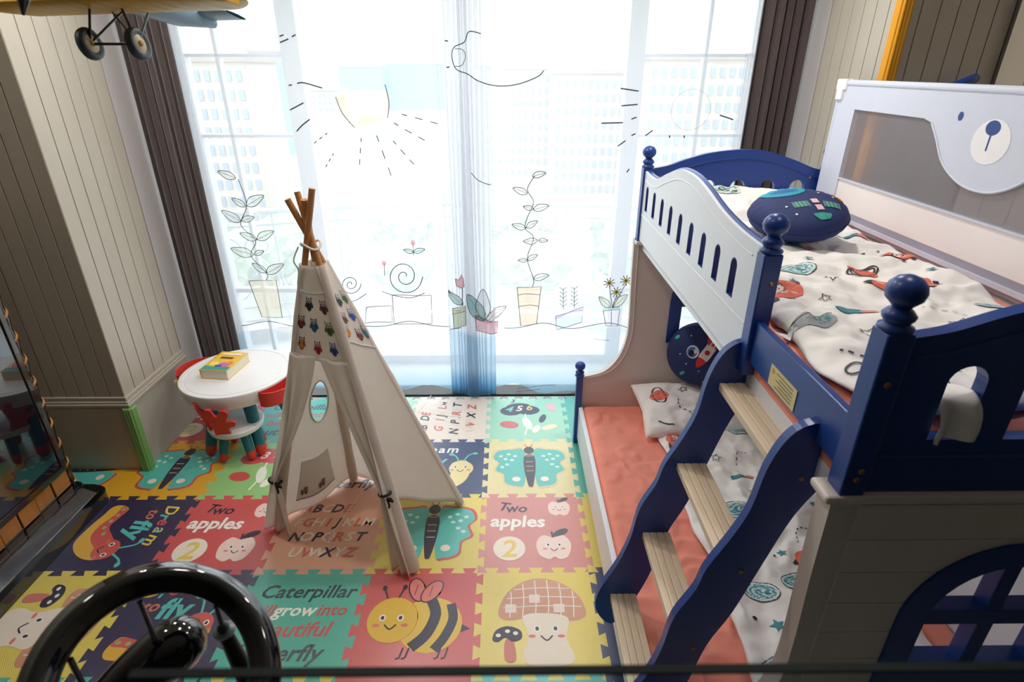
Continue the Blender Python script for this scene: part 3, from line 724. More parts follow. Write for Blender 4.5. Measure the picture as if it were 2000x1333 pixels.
for (c, r), (colr, pic, qt, var) in LAY.items():
    if colr not in _tmesh: _tmesh[colr] = tile_mesh(colr)
    x, y = X0+c*S, Y0+r*S
    md = _tmesh[colr]
    if r >= 2 and c <= -4:                                             # trimmed along the base block
        bm = bmesh.new(); bm.from_mesh(md); lx, ly = XL+.024-x, YP-.024-y
        for co, no in (((lx, 0, 0), (1, 0, 0)), ((0, ly, 0), (0, 1, 0))):
            bmesh.ops.bisect_plane(bm, geom=bm.verts[:]+bm.edges[:]+bm.faces[:], plane_co=co, plane_no=no)
        if c == -5: bmesh.ops.bisect_plane(bm, geom=bm.verts[:]+bm.edges[:]+bm.faces[:], plane_co=(-3.08-x, 0, 0), plane_no=(1, 0, 0), clear_inner=True)
        bmesh.ops.delete(bm, geom=[f for f in bm.faces if f.calc_center_median().x < lx and f.calc_center_median().y > ly], context='FACES')
        md = bpy.data.meshes.new('foam_tile'); bm.to_mesh(md); bm.free(); md.materials.append(tile_mat(colr))
    o = bpy.data.objects.new('foam_tile', md); COL.objects.link(o); o.location = (x, y, 0); parent(o, pm)
    if pic:
        a = Art(); pic(a, var)
        cs, sn = [(1, 0), (0, 1), (-1, 0), (0, -1)][qt % 4]
        def mp(u, v, h, cs=cs, sn=sn):
            du, dv = (u-.5)*S*.92, (v-.5)*S*.92
            return (S/2+cs*du-sn*dv, S/2+sn*du+cs*dv, h)
        k = a.build('print', None, mp, base=.0004, step=.00006, matf=foam_ink); k.parent = o
        # k lives in the tile's own frame
# ================================================================== TEEPEE
M_canvas = mat('cream_canvas', (246, 241, 235), .85, .04, 12, .2, 240, trans=.55)
M_pole = mat('bamboo_pole', (186, 128, 76), .45, .25, 14, stretch=(6, 6, 1)); M_cord = mat('black_cord', (24, 22, 26), .7); M_rope = mat('white_cord', (222, 218, 214), .8)
APX = Vector((-.925, 2.63, 1.71))
FEET = {'FL': Vector((-1.36, 2.60, .0)), 'FR': Vector((-.515, 2.255, .0)), 'BR': Vector((-.30, 2.775, .0)), 'BL': Vector((-1.02, 3.02, .0))}
off = {'FL': Vector((-.012, -.022, 0)), 'FR': Vector((.016, -.016, 0)), 'BR': Vector((.0, .014, 0)), 'BL': Vector((-.006, .03, 0))}
ext = {'FL': 1.150, 'FR': 1.135, 'BR': 1.12, 'BL': 1.12}
tp = thing('teepee_tent', 'cream canvas play teepee with owl print and wooden poles', 'tent', (-.85, 2.65, 0))
TOPZ = 1.60
def pole_pt(k, t): return FEET[k]+(APX+off[k]-FEET[k])*t      # t=0 foot, 1 crossing
for k in FEET: MB().tube([pole_pt(k, 0)+Vector((0, 0, .008)), pole_pt(k, ext[k])], .015, 12).build('pole', M_pole, tp, smooth=True)
ring = [APX+Vector((.045*math.cos(t), .045*math.sin(t), .015*math.sin(2*t)-.01)) for t in [i*2*pi/16 for i in range(16)]]
MB().tube(ring, .006, 6, closed=True).tube(cr([APX+Vector(p) for p in [(-.05, -.03, -.01), (-.075, -.05, -.07), (-.06, -.05, -.12), (-.075, -.05, -.20), (-.055, -.05, -.26)]], 6), .0035, 6).build('tie_cord', M_rope, tp, smooth=True)
TT = (TOPZ-0)/APX.z
for k in FEET: MB().tube([pole_pt(k, TT*i/12)+Vector((0, 0, .012)) for i in range(13)], [(.040 if k == 'FR' else .028)-(.016 if k == 'FR' else .005)*i/12+.002*math.sin(i*2.1) for i in range(13)], 14, cap=False).build('pole_sleeve', M_canvas, tp, smooth=True)
def out(p, d):
    c = APX.xy.copy(); w = Vector((p.x-(-.80), p.y-2.66, 0)); return p+w.normalized()*d
def panel(k1, k2, b1=0.0, b2=0.0, sag=.02, nu=18, nv=34, t1=None, hole=None):
    """canvas between two poles; b1/b2 = how far up each pole the hem starts"""
    def f(u, v):
        ta, tb = b1+(TT-b1)*v, b2+(TT-b2)*v
        p = pole_pt(k1, ta).lerp(pole_pt(k2, tb), u)
        nrm = (FEET[k2]-FEET[k1]).cross(Vector((0, 0, 1))).normalized()
        return p-nrm*(-1)*0+nrm*(.018-sag*4*u*(1-u)*(1-v))+Vector((0, 0, .012+.012*(1-v)*math.sin(u*9)*sag/.02))
    return f
# back left panel (inside seen through the door), with a round window cut in
f = panel('BL', 'FL', .0, .0, .03)
b = MB(); nu, nv = 40, 60; vs = []; 
def holed(f, nu, nv, cu, cv, ru, rv):
    b = MB(); idx = {}
    for j in range(nv+1):
        for i in range(nu+1):
            u, v = i/nu, j/nv
            d = math.hypot((u-cu)/ru, (v-cv)/rv)
            idx[i, j] = (u, v, d)
    V = []; F = []; ids = {}
    def vid(i, j):
        if (i, j) not in ids:
            u, v, d = idx[i, j]
            if d < 1.0: u, v = cu+(u-cu)/max(d, .01), cv+(v-cv)/max(d, .01)
            ids[i, j] = len(V); V.append(f(u, v))
        return ids[i, j]
    for j in range(nv):
        for i in range(nu):
            q4 = [(i, j), (i+1, j), (i+1, j+1), (i, j+1)]
            if all(idx[k][2] < 1.0 for k in q4): continue
            F.append([vid(*k) for k in q4])
    return b.add(V, F)
def cloth(b, name, label=None):
    o = b.build(name, M_canvas, tp, smooth=True, angle=70, label=label)
    s = o.modifiers.new('thick', 'SOLIDIFY'); s.thickness = .003; s.offset = 0; return o
HU, HV, HRU, HRV = .40, .47, .20, .085
cloth(holed(f, 60, 90, HU, HV, HRU, HRV), 'canvas_panel', 'canvas side panel with a round window')
MB().tube([f(HU+HRU*1.0*math.cos(t), HV+HRV*math.sin(t)) for t in [i*2*pi/28 for i in range(28)]], .006, 6, closed=True).build('window_piping', M_rope, tp, smooth=True)
A = Art(); A.poly([(.27, .06), (.80, .06), (.74, .24), (.33, .24)], (234, 231, 229)); A.stroke([(.27, .06), (.80, .06), (.74, .24)], .008, (176, 170, 168), smooth=False)
for x, y in ((.66, .085), (.42, .085)):
    A.poly([(x, y), (x+.09, y), (x+.09, y+.02), (x+.05, y+.02), (x+.05, y+.03), (x, y+.03)], (140, 112, 104)); A.ell(x+.02, y, .012, .007, (90, 80, 80)); A.ell(x+.07, y, .012, .007, (90, 80, 80))
def inner(u, v, h):
    p = Vector(f(u, v)); return p+Vector((.72, -.68, .1)).normalized()*(.006+h*3)
A.build('pocket', tp, inner, .06)
cloth(MB().grid(panel('BR', 'BL', .0, .0, .02), 20, 30), 'canvas_panel')
fr_right = panel('FR', 'BR', .235, .0, .012)
right = cloth(MB().grid(fr_right, 24, 40), 'canvas_panel', 'canvas right side panel with owl print at the top')
# front: yoke above the door, two curtains tied back to the poles
DV = .715
fr = panel('FL', 'FR', .0, .0, .0)
def yoke(u, v): return fr(u, DV-.012*math.sin(pi*u)+(1-DV+.012*math.sin(pi*u))*v)
cloth(MB().grid(yoke, 24, 24), 'front_yoke', 'canvas front above the door with owl print')
def seam(pts, name='seam'): MB().tube(pts, .004, 6).build(name, M_rope, tp, smooth=True)
seam([Vector(fr(i/16, DV-.012*math.sin(pi*i/16)))+Vector((-.1, -.95, .1)).normalized()*.003 for i in range(17)])
seam([Vector(fr(i/16, .925-.008*math.sin(pi*i/16)))+Vector((-.1, -.95, .1)).normalized()*.003 for i in range(17)])
seam([Vector(fr_right(i/16, .70))+Vector((.85, -.3, .3)).normalized()*.003 for i in range(17)])
def curtain(side):
    # side 0 hangs on the left pole, 1 on the right pole; pulled together at the tie
    tie = (.215 if side == 0 else .29); ph = side*1.3
    def f(s, v):
        t = v*DV                                                   # height along the pole
        g = abs(t-tie)/ (DV-tie) if t > tie else (tie-t)/tie
        if t > tie: wid = .035+(.50-.035)*min(1, g)**1.25
        else: wid = .035+(.20 if side == 0 else .11)*min(1, g)**.8
        u = s*wid*(1.0)
        if side == 0: uu = -.05-.03*(g if t < tie else 0)+u
        else: uu = 1.02-u
        p = Vector(fr(uu, v*DV/1.0))
        k = (1-min(1, g)**.6) if t > tie else .85
        p += Vector((-.25, -.93, .1)).normalized()*(.02+.028*k*math.sin(s*15+ph)+.012*math.sin(s*7+v*5))
        if t <= tie: p.z = max(p.z, .012)
        return p
    return f
for sd in (0, 1):
    fc = curtain(sd); cloth(MB().grid(fc, 40, 60), 'door_curtain', 'cream door curtain tied back with a black cord')
    tv = (.215 if sd == 0 else .29)/DV
    pts = [Vector(fc(s, tv)) for s in (0, .25, .5, .75, 1)]; ctr = sum(pts, Vector())/5; ax = pole_pt('FL' if sd == 0 else 'FR', 1)-ctr; a, b2 = frame(ax)
    rg = [ctr+(a*math.cos(t)*.028+b2*math.sin(t)*.034) for t in [i*2*pi/16 for i in range(16)]]
    MB().tube(rg, .008, 8, closed=True).tube([ctr+Vector((.02, -.04, 0)), ctr+Vector((.04, -.055, .012)), ctr+Vector((.05, -.055, -.005)), ctr+Vector((.02, -.045, -.004))], .007, 8).tube([ctr+Vector((.02, -.045, 0)), ctr+Vector((.03, -.055, -.03)), ctr+Vector((.026, -.05, -.05))], .006, 8).build('tie_cord', M_cord, tp, smooth=True)
# owls
def owl(a, x, y, s, body, belly, asp=1.0, rot=0):
    a.xf(x, y, rot, 1, s*asp, s)
    a.poly([(-.42, .5), (-.45, -.1), (-.25, -.48), (0, -.58), (.25, -.48), (.45, -.1), (.42, .5), (.22, .36), (0, .38), (-.22, .36)], body)
    a.poly([(-.5, .05), (-.62, -.25), (-.35, -.35)], belly); a.poly([(.5, .05), (.62, -.25), (.35, -.35)], belly)
    a.ell(0, -.2, .28, .27, belly)
    for k in (-1, 1): a.ell(k*.18, .2, .17, .15, (228, 222, 220)); a.ell(k*.18, .17, .09, .08, (70, 50, 56))
    a.poly([(-.06, .08), (.06, .08), (0, -.04)], (226, 150, 50)); a.M = Matrix.Identity(3)
OC = [((54, 62, 66), (40, 48, 52)), ((150, 44, 52), (60, 70, 74)), ((60, 56, 60), (140, 44, 52)), ((40, 70, 120), (32, 110, 130)), ((96, 130, 70), (60, 90, 56)), ((150, 40, 44), (226, 140, 40)), ((196, 48, 66), (160, 36, 52)), ((60, 90, 170), (40, 66, 140))]
A = Art()
for i, (u, v) in enumerate([(.36, .885), (.80, .88), (.14, .825), (.46, .82), (.82, .815), (.17, .755), (.50, .748), (.82, .752)]): owl(A, u, v, .044, *OC[i % 8], asp=4.4*(1.1 if v > .85 else .95 if v > .8 else .72))
A.build('owl_print', tp, lambda u, v, h: Vector(fr(u, v))+Vector((-.3, -.93, .12)).normalized()*(.0022+h), step=.00006)
A = Art()
for i, (u, v) in enumerate([(.24, .80), (.80, .885), (.70, .82), (.62, .745), (.14, .745), (.30, .87), (.92, .76)]): owl(A, u, v, .046, *OC[(i*3+1) % 8], asp=5.6*(1.2 if v > .85 else 1.0 if v > .78 else .8))
A.build('owl_print', tp, lambda u, v, h: Vector(fr_right(u, v))+Vector((.85, -.3, .3)).normalized()*(.0022+h), step=.00006)

# ================================================================== TABLE, STOOL, BOOK
M_plastic = mat('white_plastic', (234, 234, 236), .35); M_teal = mat('teal_plastic', (20, 110, 128), .4); M_redp = mat('red_plastic', (214, 62, 52), .4)
TX, TY, TZ = -1.905, 3.545, .535
tb = thing('kids_table', 'round white plastic kids table with teal legs and red side bins', 'table', (TX, TY, 0))
MB().lathe([(0, TZ-.11), (.345, TZ-.11), (.352, TZ-.10), (.372, TZ-.012), (.368, TZ-.003), (.355, TZ), (.338, TZ-.001), (.336, TZ-.004), (.332, TZ-.004), (.33, TZ-.001), (0, TZ-.001)], (TX, TY, 0), 64).build('tabletop', M_plastic, tb, smooth=True, angle=50)
def leg(p, x, y, z1, ang, splay, r0, r1, ft):
    d = Vector((math.cos(ang), math.sin(ang), 0)); a = Vector((x, y, z1)); e = Vector((x, y, .0))+d*splay; dd = (e-a)
    s = a+dd*(1-ft/dd.length)
    o = MB().tube([a, a.lerp(s, .5), s], [r0, (r0+r1)/2, r1], 18).build('leg', M_teal, p, smooth=True)
    n = dd.normalized()
    fp = [s, s+n*ft*.55, s+n*ft*.85, s+n*ft]
    MB().tube(fp, [r1*1.02, r1*.97, r1*.75, r1*.4], 18).build('foot', M_redp, o, smooth=True)
for a in (-2.2, -.95, .6, 2.35): leg(tb, TX+.20*math.cos(a), TY+.20*math.sin(a), TZ-.11, a, .11, .045, .037, .085)
def bin_(ang, w=.62):
    b = MB(); ri, ro, z0, z1 = .372, .47, TZ-.125, TZ-.015
    n = 18
    def sec(t):
        k = math.sin(t*pi)**.55; a = ang-w/2+w*t; o = ri+(ro-ri)*k; c, s = math.cos(a), math.sin(a)
        P = lambda r, z: (TX+r*c, TY+r*s, z)
        return [P(ri, z1), P(ri, z0), P(ri+(o-ri)*.8, z0), P(o, z1), P(max(ri, o-.008), z1), P(max(ri, ri+(o-ri)*.8-.008), z0+.008), P(ri+.001, z0+.008)]
    R = [sec(i/n) for i in range(n+1)]; vs = [v for r in R for v in r]; fs = []
    for i in range(n):
        for k in range(6): fs.append((i*7+k, i*7+k+1, (i+1)*7+k+1, (i+1)*7+k))
    b.add(vs, fs).build('side_bin', M_redp, tb, smooth=True, angle=40)
bin_(2.85, .85); bin_(-.45, .75)
for k, (dx, dy, c, lb) in enumerate([(-.41, .10, (70, 140, 110), 'small green toy block in the left table bin'), (-.425, .0, (226, 206, 150), 'small cream toy block in the left table bin')]):
    o = MB().box((TX+dx-.018, TY+dy-.035, TZ-.115), (TX+dx+.018, TY+dy+.035, TZ-.06), bev=.006).lathe([(.012, 0), (.012, .006), (.009, .008), (0, .008)], (TX+dx, TY+dy, TZ-.06), 14).build('toy_block', mat('toy_plastic', c, .45), smooth=True, angle=35)
    tag(o, lb, 'toy')
SX, SY, SZ = -1.885, 3.345, .255
st = thing('kids_stool', 'small white kids chair with red antler backrest and teal legs', 'chair', (SX, SY, 0))
MB().lathe([(0, SZ-.05), (.15, SZ-.05), (.172, SZ-.042), (.182, SZ-.012), (.178, SZ-.003), (.17, SZ), (.0, SZ-.004)], (SX, SY, 0), 48).build('seat', M_plastic, st, smooth=True, angle=50)
for a in (-2.1, -.75, .8, 2.35): leg(st, SX+.10*math.cos(a), SY+.10*math.sin(a), SZ-.05, a, .055, .032, .029, .07)
ant = [(-.045, 0), (-.05, .08), (-.075, .16), (-.085, .20), (-.065, .232), (-.035, .225), (-.02, .175), (-.005, .17), (.015, .205), (.045, .215), (.066, .19), (.056, .155), (.042, .13), (.045, .115), (.075, .12), (.095, .105), (.085, .075), (.05, .065), (.04, .045), (.04, 0)]
ant = [(p.x, p.y) for p in cr([(x, y, 0) for x, y in ant], 4, True)]
for bx_, by_, yaw, lx, ly in ((SX-.135, SY-.075, 2.15, -.30, -.02), (SX-.01, SY-.155, .12, .06, -.22)):
    ux, uy = math.cos(yaw), math.sin(yaw); nx, ny = -uy, ux
    MB().plate(ant, (), lambda u, v, t: (bx_+ux*u+nx*t+lx*v, by_+uy*u+ny*t+ly*v, SZ-.012+v), -.011, .011).build('antler_backrest', M_redp, st, smooth=True, angle=40)
# book
bk = thing('picture_book', 'thick paperback book with a yellow cover on the white table', 'book', (-1.97, 3.58, TZ))
bx0, by0, yaw = -1.985, 3.565, -.12
def bp(u, v, h): c, s = math.cos(yaw), math.sin(yaw); return (bx0+c*u-s*v, by0+s*u+c*v, TZ+h)
M_pg = mat('book_pages', (226, 216, 196), .8, .15, 3, stretch=(1, 1, 300)); M_cov = mat('book_cover', (236, 190, 66), .4)
Q = [(-.098, -.14), (.098, -.14), (.098, .14), (-.098, .14)]
MB().plate([(x*.97, y*.98) for x, y in Q], (), bp, .003, .066).build('pages', M_pg, bk)
o = MB().plate(Q, (), bp, .066, .070).plate(Q, (), bp, 0, .003).plate([(-.101, -.14), (-.096, -.14), (-.096, .14), (-.101, .14)], (), bp, 0, .070).build('cover', M_cov, bk)
A = Art(); A.poly([(-.105, -.15), (.105, -.15), (.105, -.095), (.04, -.08), (-.03, -.10), (-.105, -.085)], (60, 150, 140)); A.ell(.03, -.06, .05, .04, (196, 110, 170)); A.ell(-.05, -.05, .035, .03, (240, 214, 120)); A.ell(.0, -.085, .03, .02, (70, 90, 160))
A.ell(.06, -.03, .03, .025, (226, 130, 90)); A.poly([(-.06, .035), (.045, .035), (.045, .065), (-.06, .065)], (110, 70, 30)); A.poly([(-.08, .10), (.08, .10), (.08, .13), (-.08, .13)], (240, 220, 200))
A.build('cover_print', o, lambda u, v, h: bp(u*.89, v*.9, .070+h))

# ================================================================== BUNK BED
from mathutils import noise
def fbm(x, y, s=1.0, seed=0): return noise.fractal(Vector((x*s+seed*7.3, y*s-seed*3.1, seed*1.7)), .9, 2.1, 4)
M_blue = mat('blue_lacquer', (32, 66, 142), .32, .03, 5); M_bwhite = mat('white_lacquer', (226, 230, 238), .35); M_cream = mat('cream_lacquer', (216, 206, 200), .4)
M_brass = mat('brass_bolt', (150, 122, 70), .4, metal=.8); M_tread = mat('pale_wood', (228, 208, 182), .5, .12, 6, stretch=(30, 1, 1)); M_plate = mat('paper_label', (222, 206, 150), .5)
bd = thing('bunk_bed', 'blue and white wooden bunk bed with arched cut outs and ladder', 'bunk bed', (1.2, 2.3, 0))
YN, YF = 1.08, 3.45; XA, XB = .80, 1.90
def XZ(y): return lambda u, v, t: (u, y+t, v)
def YZ(x): return lambda u, v, t: (x+t, u, v)
def arch(cx, z0, z1, hw, n=10):
    return [(cx-hw, z0), (cx+hw, z0)]+[(cx+hw*math.cos(t), z1-hw+hw*math.sin(t)) for t in [pi*i/n for i in range(n+1)]]
FIN = [(.030, 0), (.036, .004), (.036, .010), (.026, .016), (.026, .020), (.032, .028), (.034, .036), (.026, .046), (.018, .052), (.024, .060), (.036, .072), (.040, .088), (.036, .104), (.024, .117), (.008, .123), (0, .124)]
def post(x0, y0, z0, z1, s=.06, fs=1.0, m=None):
    o = MB().box((x0, y0, z0), (x0+s, y0+s, z1), bev=.004).build('post', m or M_blue, bd)
    MB().lathe([(r*fs, h*fs) for r, h in FIN], (x0+s/2, y0+s/2, z1), 24).build('finial', M_blue, o, smooth=True, angle=60)
    return o
def bolts(pts, ax, p=None):
    for c in pts: MB().lathe([(0, .0045), (.005, .0045), (.0075, .002), (.008, -.002)], c, 12, axis=ax).build('bolt', M_brass, p or bd, smooth=True)
post(XA, YF-.03, 1.49, 1.93); post(XA, 1.70, 1.50, 1.925); post(XA, YN-.005, 1.512, 1.94); post(XB-.04, YF-.03, 1.49, 1.93); post(XB-.04, YN-.005, 1.512, 1.94)
post(.475, YF-.04, 0, .545, .045, .9); post(.475, YN, 0, .545, .045, .9)
bolts([(XA+.038, 1.70, 1.83), (XA+.034, 1.70, 1.66)], (0, -1, 0)); bolts([(XA+.03, YN-.005, 1.82), (XA+.036, YN-.005, 1.585), (XA+.030, YN-.005, 1.56)], (0, -1, 0))
# guard rail with nine arched slots
top = [(p.x, p.y) for p in cr([(3.43, 1.915, 0), (3.30, 1.905, 0), (3.15, 1.915, 0), (2.95, 1.975, 0), (2.75, 2.025, 0), (2.55, 2.032, 0), (2.38, 2.012, 0), (2.15, 1.965, 0), (1.95, 1.942, 0), (1.765, 1.935, 0)], 6)]
slots = [arch(1.95+i*.1725, 1.697, 1.842, .030) for i in range(9)]
gd = MB().plate([(1.765, 1.505), (3.43, 1.505)]+top, slots, YZ(XA+.012), 0, .024, 0).build('guard_rail', M_bwhite, bd)
for i in range(9):                                                    # blue lining of each slot
    c = 1.95+i*.1725
    MB().plate(arch(c, 1.697, 1.842, .0295), [arch(c, 1.700, 1.838, .0265)], YZ(XA+.0135), 0, .022).build('slot_lining', M_blue, gd)
MB().tube([(XA+.012, u, v-.045) for u, v in top[2:-2]], .0035, 6).tube([(XA+.012, 1.78, 1.66), (XA+.012, 3.42, 1.66)], .0035, 6).build('bead', M_bwhite, gd, smooth=True)
MB().tube([(XA+.036, u, v) for u, v in top], .010, 6).build('rim', M_blue, gd, smooth=True)
MB().box((XA-.008, 3.40, 1.475), (XA+.07, 3.50, 1.497), bev=.005).build('cap', M_cream, bd)
# blue boards at the ladder opening, label on it
o = MB().box((XA+.016, 1.135, 1.552), (XA+.04, 1.70, 1.70), bev=.003).build('side_rail', M_blue, bd)
pl = MB().box((XA+.0135, 1.375, 1.560), (XA+.016, 1.545, 1.628)).build('paper_label', M_plate, o, label='small cream paper label')
A = Art(); A.ell(1.525, 1.612, .008, .008, (206, 160, 60))
for i in range(5): A.stroke([(1.395, 1.617-i*.011), (1.50-.02*(i % 2), 1.617-i*.011)], .003, (120, 110, 90))
A.build('label_print', o, lambda u, v, h: (XA+.0134-h, u, v))
MB().box((1.862, 1.14, 1.505), (1.888, 3.43, 1.66), bev=.003).build('side_rail', M_bwhite, bd)
MB().box((XA+.04, 1.14, 1.44), (1.862, 3.43, 1.50)).build('slat_base', M_bwhite, bd)
# head and foot boards of the upper bunk
def board(y, th):
    tp_ = [(p.x, p.y) for p in cr([(1.862, 1.915, 0), (1.80, 1.93, 0), (1.68, 1.975, 0), (1.52, 2.02, 0), (1.36, 2.03, 0), (1.20, 2.015, 0), (1.06, 1.98, 0), (.95, 1.942, 0), (.86, 1.925, 0)], 6)]
    hs = [arch(1.02+i*.178, 1.665, 1.858, .045) for i in range(5)]
    o = MB().plate([(.86, 1.512), (1.862, 1.512)]+tp_, hs, XZ(y), 0, th).build('end_board', M_blue, bd)
    MB().tube([(u, y-.001, v-.05) for u, v in tp_[2:-2]], .003, 6).tube([(.87, y-.001, 1.62), (1.85, y-.001, 1.62)], .003, 6).build('bead', M_blue, o, smooth=True)
    return o
hb = board(YF, .03); fb = board(YN+.01, .035)
bolts([(1.80, YF, 1.87)], (0, -1, 0), hb)
# end panels with arched windows
ACX, AZC, AR, AB = 1.335, 1.085, .235, .83
curve = [(p.x, p.y) for p in cr([(.79, 1.497, 0), (.795, 1.25, 0), (.805, .98, 0), (.80, .82, 0), (.755, .675, 0), (.665, .570, 0), (.52, .525, 0)], 8)]
outl = [(.50, .02), (1.915, .02), (1.915, 1.497)]+curve
hole = [(ACX-AR, AB), (ACX+AR, AB)]+[(ACX+AR*math.cos(t), AZC+AR*math.sin(t)) for t in [pi*i/18 for i in range(19)]]
def ring_(r, b0): return [(ACX-r, b0), (ACX+r, b0)]+[(ACX+r*math.cos(t), AZC+r*math.sin(t)) for t in [pi*i/18 for i in range(19)]]
def end_panel(y, th):
    o = MB().plate(outl, [hole], XZ(y), 0, th).build('end_panel', M_cream, bd)
    f = MB().plate(ring_(.272, .795), [ring_(.195, .865)], XZ(y), -.012, th+.012).build('window_frame', M_blue, bd)
    MB().box((ACX-.022, y+.006, .86), (ACX+.022, y+th-.006, AZC+.2), bev=.003).build('muntin', M_blue, f)
    MB().box((ACX-.2, y+.004, 1.045), (ACX+.2, y+th-.004, 1.10), bev=.003).build('muntin', M_blue, f)
    return o
ep_far = end_panel(YF, .04); ep = end_panel(YN, .06)
MB().tube([(u+.03, YF-.001, v-.006) for u, v in curve], .004, 6).build('bead', M_cream, ep_far, smooth=True)
MB().box((.768, YN-.012, 1.488), (1.93, YN+.072, 1.512), bev=.008).build('cap', M_cream, bd)
z = 1.483
while z > .1:                                                          # tongue and groove boards round the arch
    z0 = max(z-.113, .05)
    def xl(q): return ACX-.274 if q <= AZC else ACX-math.sqrt(max(0, .274**2-(q-AZC)**2))
    zs = [z0+.0015+(z-z0-.003)*i/6 for i in range(7)]
    if z0 > AZC+.274 or z < .79: polys = [[(.862, zs[0]), (1.88, zs[0]), (1.88, zs[-1]), (.862, zs[-1])]]
    else:
        L_ = [(min(xl(q), ACX), q) for q in zs if q < AZC+.274]
        if zs[-1] > AZC+.274: L_ += [(ACX, AZC+.274), (ACX, zs[-1])]
        polys = [[(.862, zs[0])]+L_+[(.862, zs[-1])], [(1.88, zs[0])]+[(2*ACX-x, q) for x, q in L_]+[(1.88, zs[-1])]]
    for P in polys: MB().plate(P, (), XZ(YN), -.005, .002).build('plank', M_cream, ep)
    z = z0
MB().box((1.893, 1.145, .02), (1.915, 3.445, .92), bev=.004).build('back_panel', M_bwhite, bd)
MB().box((.500, 1.14, .05), (.528, 3.42, .305), bev=.004).build('side_rail', M_bwhite, bd)
MB().box((.53, 1.15, .05), (1.89, 3.44, .12)).build('slat_base', M_bwhite, bd)
# ladder
ld = thing('ladder', None, None, (.65, 1.5, .2)); parent(ld, bd)
SO = [(1482, 668), (1442, 671), (1410, 695), (1383, 743), (1362, 807), (1335, 855), (1298, 909), (1282, 946), (1250, 994), (1231, 1053), (1207, 1101), (1170, 1155), (1163, 1187), (1180, 1213), (1202, 1215), (1239, 1171), (1271, 1117), (1303, 1042), (1341, 984), (1383, 903), (1429, 818), (1490, 740), (1500, 690)]
SP = [(v.x, v.z) for v in [at(a, c, 1, 1.745) for a, c in SO]]
SPs = [(p.x, p.y) for p in cr([(x, y, 0) for x, y in SP], 4, True)]
def wpart(b, nm, m, p, **k):
    o = b.build(nm, m, None, **k); o.parent = p
    o.matrix_parent_inverse = (Matrix.Translation(p.location)).inverted(); return o
for y in (1.745, 1.245):
    o = wpart(MB().plate(SPs, (), XZ(y), 0, .03), 'stringer', M_blue, ld)
for i, (a, c) in enumerate([(1405, 748), (1322, 905), (1255, 1040), (1192, 1160)]):
    v = at(a, c, 1, 1.745); b = MB()
    for k in range(4): b.box((v.x+k*.028, 1.275, v.z-.028), (v.x+k*.028+.0262, 1.745, v.z), bev=.003)
    b.box((v.x+.004, 1.276, v.z-.026), (v.x+.106, 1.744, v.z-.006))
    wpart(b, 'tread', M_tread, ld)
    bolts([(v.x+.06, 1.245, v.z-.02)], (0, -1, 0))

# ================================================================== BEDDING
M_coral = mat('coral_sheet', (240, 146, 126), .8, .06, 6, .3, 12, sheen=.2); M_quilt = mat('white_printed_cotton', (240, 237, 235), .85, .02, 10, .1, 200)
M_navyc = mat('navy_cushion_fabric', (26, 42, 96), .75, .06, 20, .3, 60)
def mattress(x0, x1, y0, y1, z0, z1, name, label, seed, wr=.006):
    def f(u, v):
        x = x0+(x1-x0)*u; y = y0+(y1-y0)*v
        d = min(x-x0, x1-x, y-y0, y1-y); e = min(1, d/.04)
        w = wr*max(0, 1-abs(x-x0-.25)/.5)*math.sin(9*y+14*fbm(x, y, 2.2, seed)+x*6)*(.5+.5*fbm(x, y, 3, seed+3))
        return (x, y, z1-.03*(1-math.sqrt(max(0, 1-(1-e)**2)))+w*e+.004*fbm(x, y, 6, seed)*e)
    b = MB().grid(f, 90, 150); b.box((x0, y0, z0), (x1, y1, z1-.031))
    return tag(b.build(name, M_coral, smooth=True, angle=50), label, 'mattress')
mattress(.53, 1.888, 1.15, 3.445, .12, .305, 'lower_mattress', 'coral sheeted mattress on the lower bunk', 1, .016)
mattress(.842, 1.86, 1.145, 3.44, 1.50, 1.672, 'upper_mattress', 'coral sheeted mattress on the upper bunk', 2, .007)
def quilt_f(xa, xb, ya, yb, zb, h, seed, wob=.03, lobes=7):
    def edge(t, s): return wob*math.sin(t*lobes+s)+wob*.5*math.sin(t*lobes*2.3+s*2)
    def fz(x, y):
        d = min(x-xa-edge(y, 1), xb-edge(y, 2)-x, y-ya-edge(x, 3), yb-edge(x, 4)-y)
        e = max(0, min(1, d/.07)); e = math.sqrt(1-(1-e)**2)
        a = fbm(x, y, 1.6, seed)
        w = .010*math.sin(26*(y+.35*x)+10*a)*(.4+.6*abs(fbm(x, y, 1.3, seed+2)))+.008*math.sin(21*(x-.4*y)+9*fbm(x, y, 1.9, seed+5))
        w += .020*fbm(x, y, 3.1, seed+1)
        return zb+e*(h+.030*a+w), d
    return fz
def quilt(fz, xa, xb, ya, yb, zb, name, label, wob, lobes=7, nu=150, nv=220):
    def edge(t, q_): return wob*math.sin(t*lobes+q_)+wob*.5*math.sin(t*lobes*2.3+q_*2)
    def f(u, v):
        y = ya+(yb-ya)*v; y0 = y; xl, xr = xa+edge(y, 1), xb-edge(y, 2); x = xl+(xr-xl)*u
        lo, hi = ya+edge(x, 3), yb-edge(x, 4); y = lo+(hi-lo)*v
        return (x, y, fz(x, y)[0])
    o = MB().grid(f, nu, nv).build(name, M_quilt, smooth=True, angle=80)
    sm = o.modifiers.new('thick', 'SOLIDIFY'); sm.thickness = .010; sm.offset = -1
    return tag(o, label, 'quilt')
TEALI = (62, 140, 152); CORI = (226, 112, 92); BLK = (46, 44, 52); GRY = (170, 176, 182); PIN = (222, 150, 140)
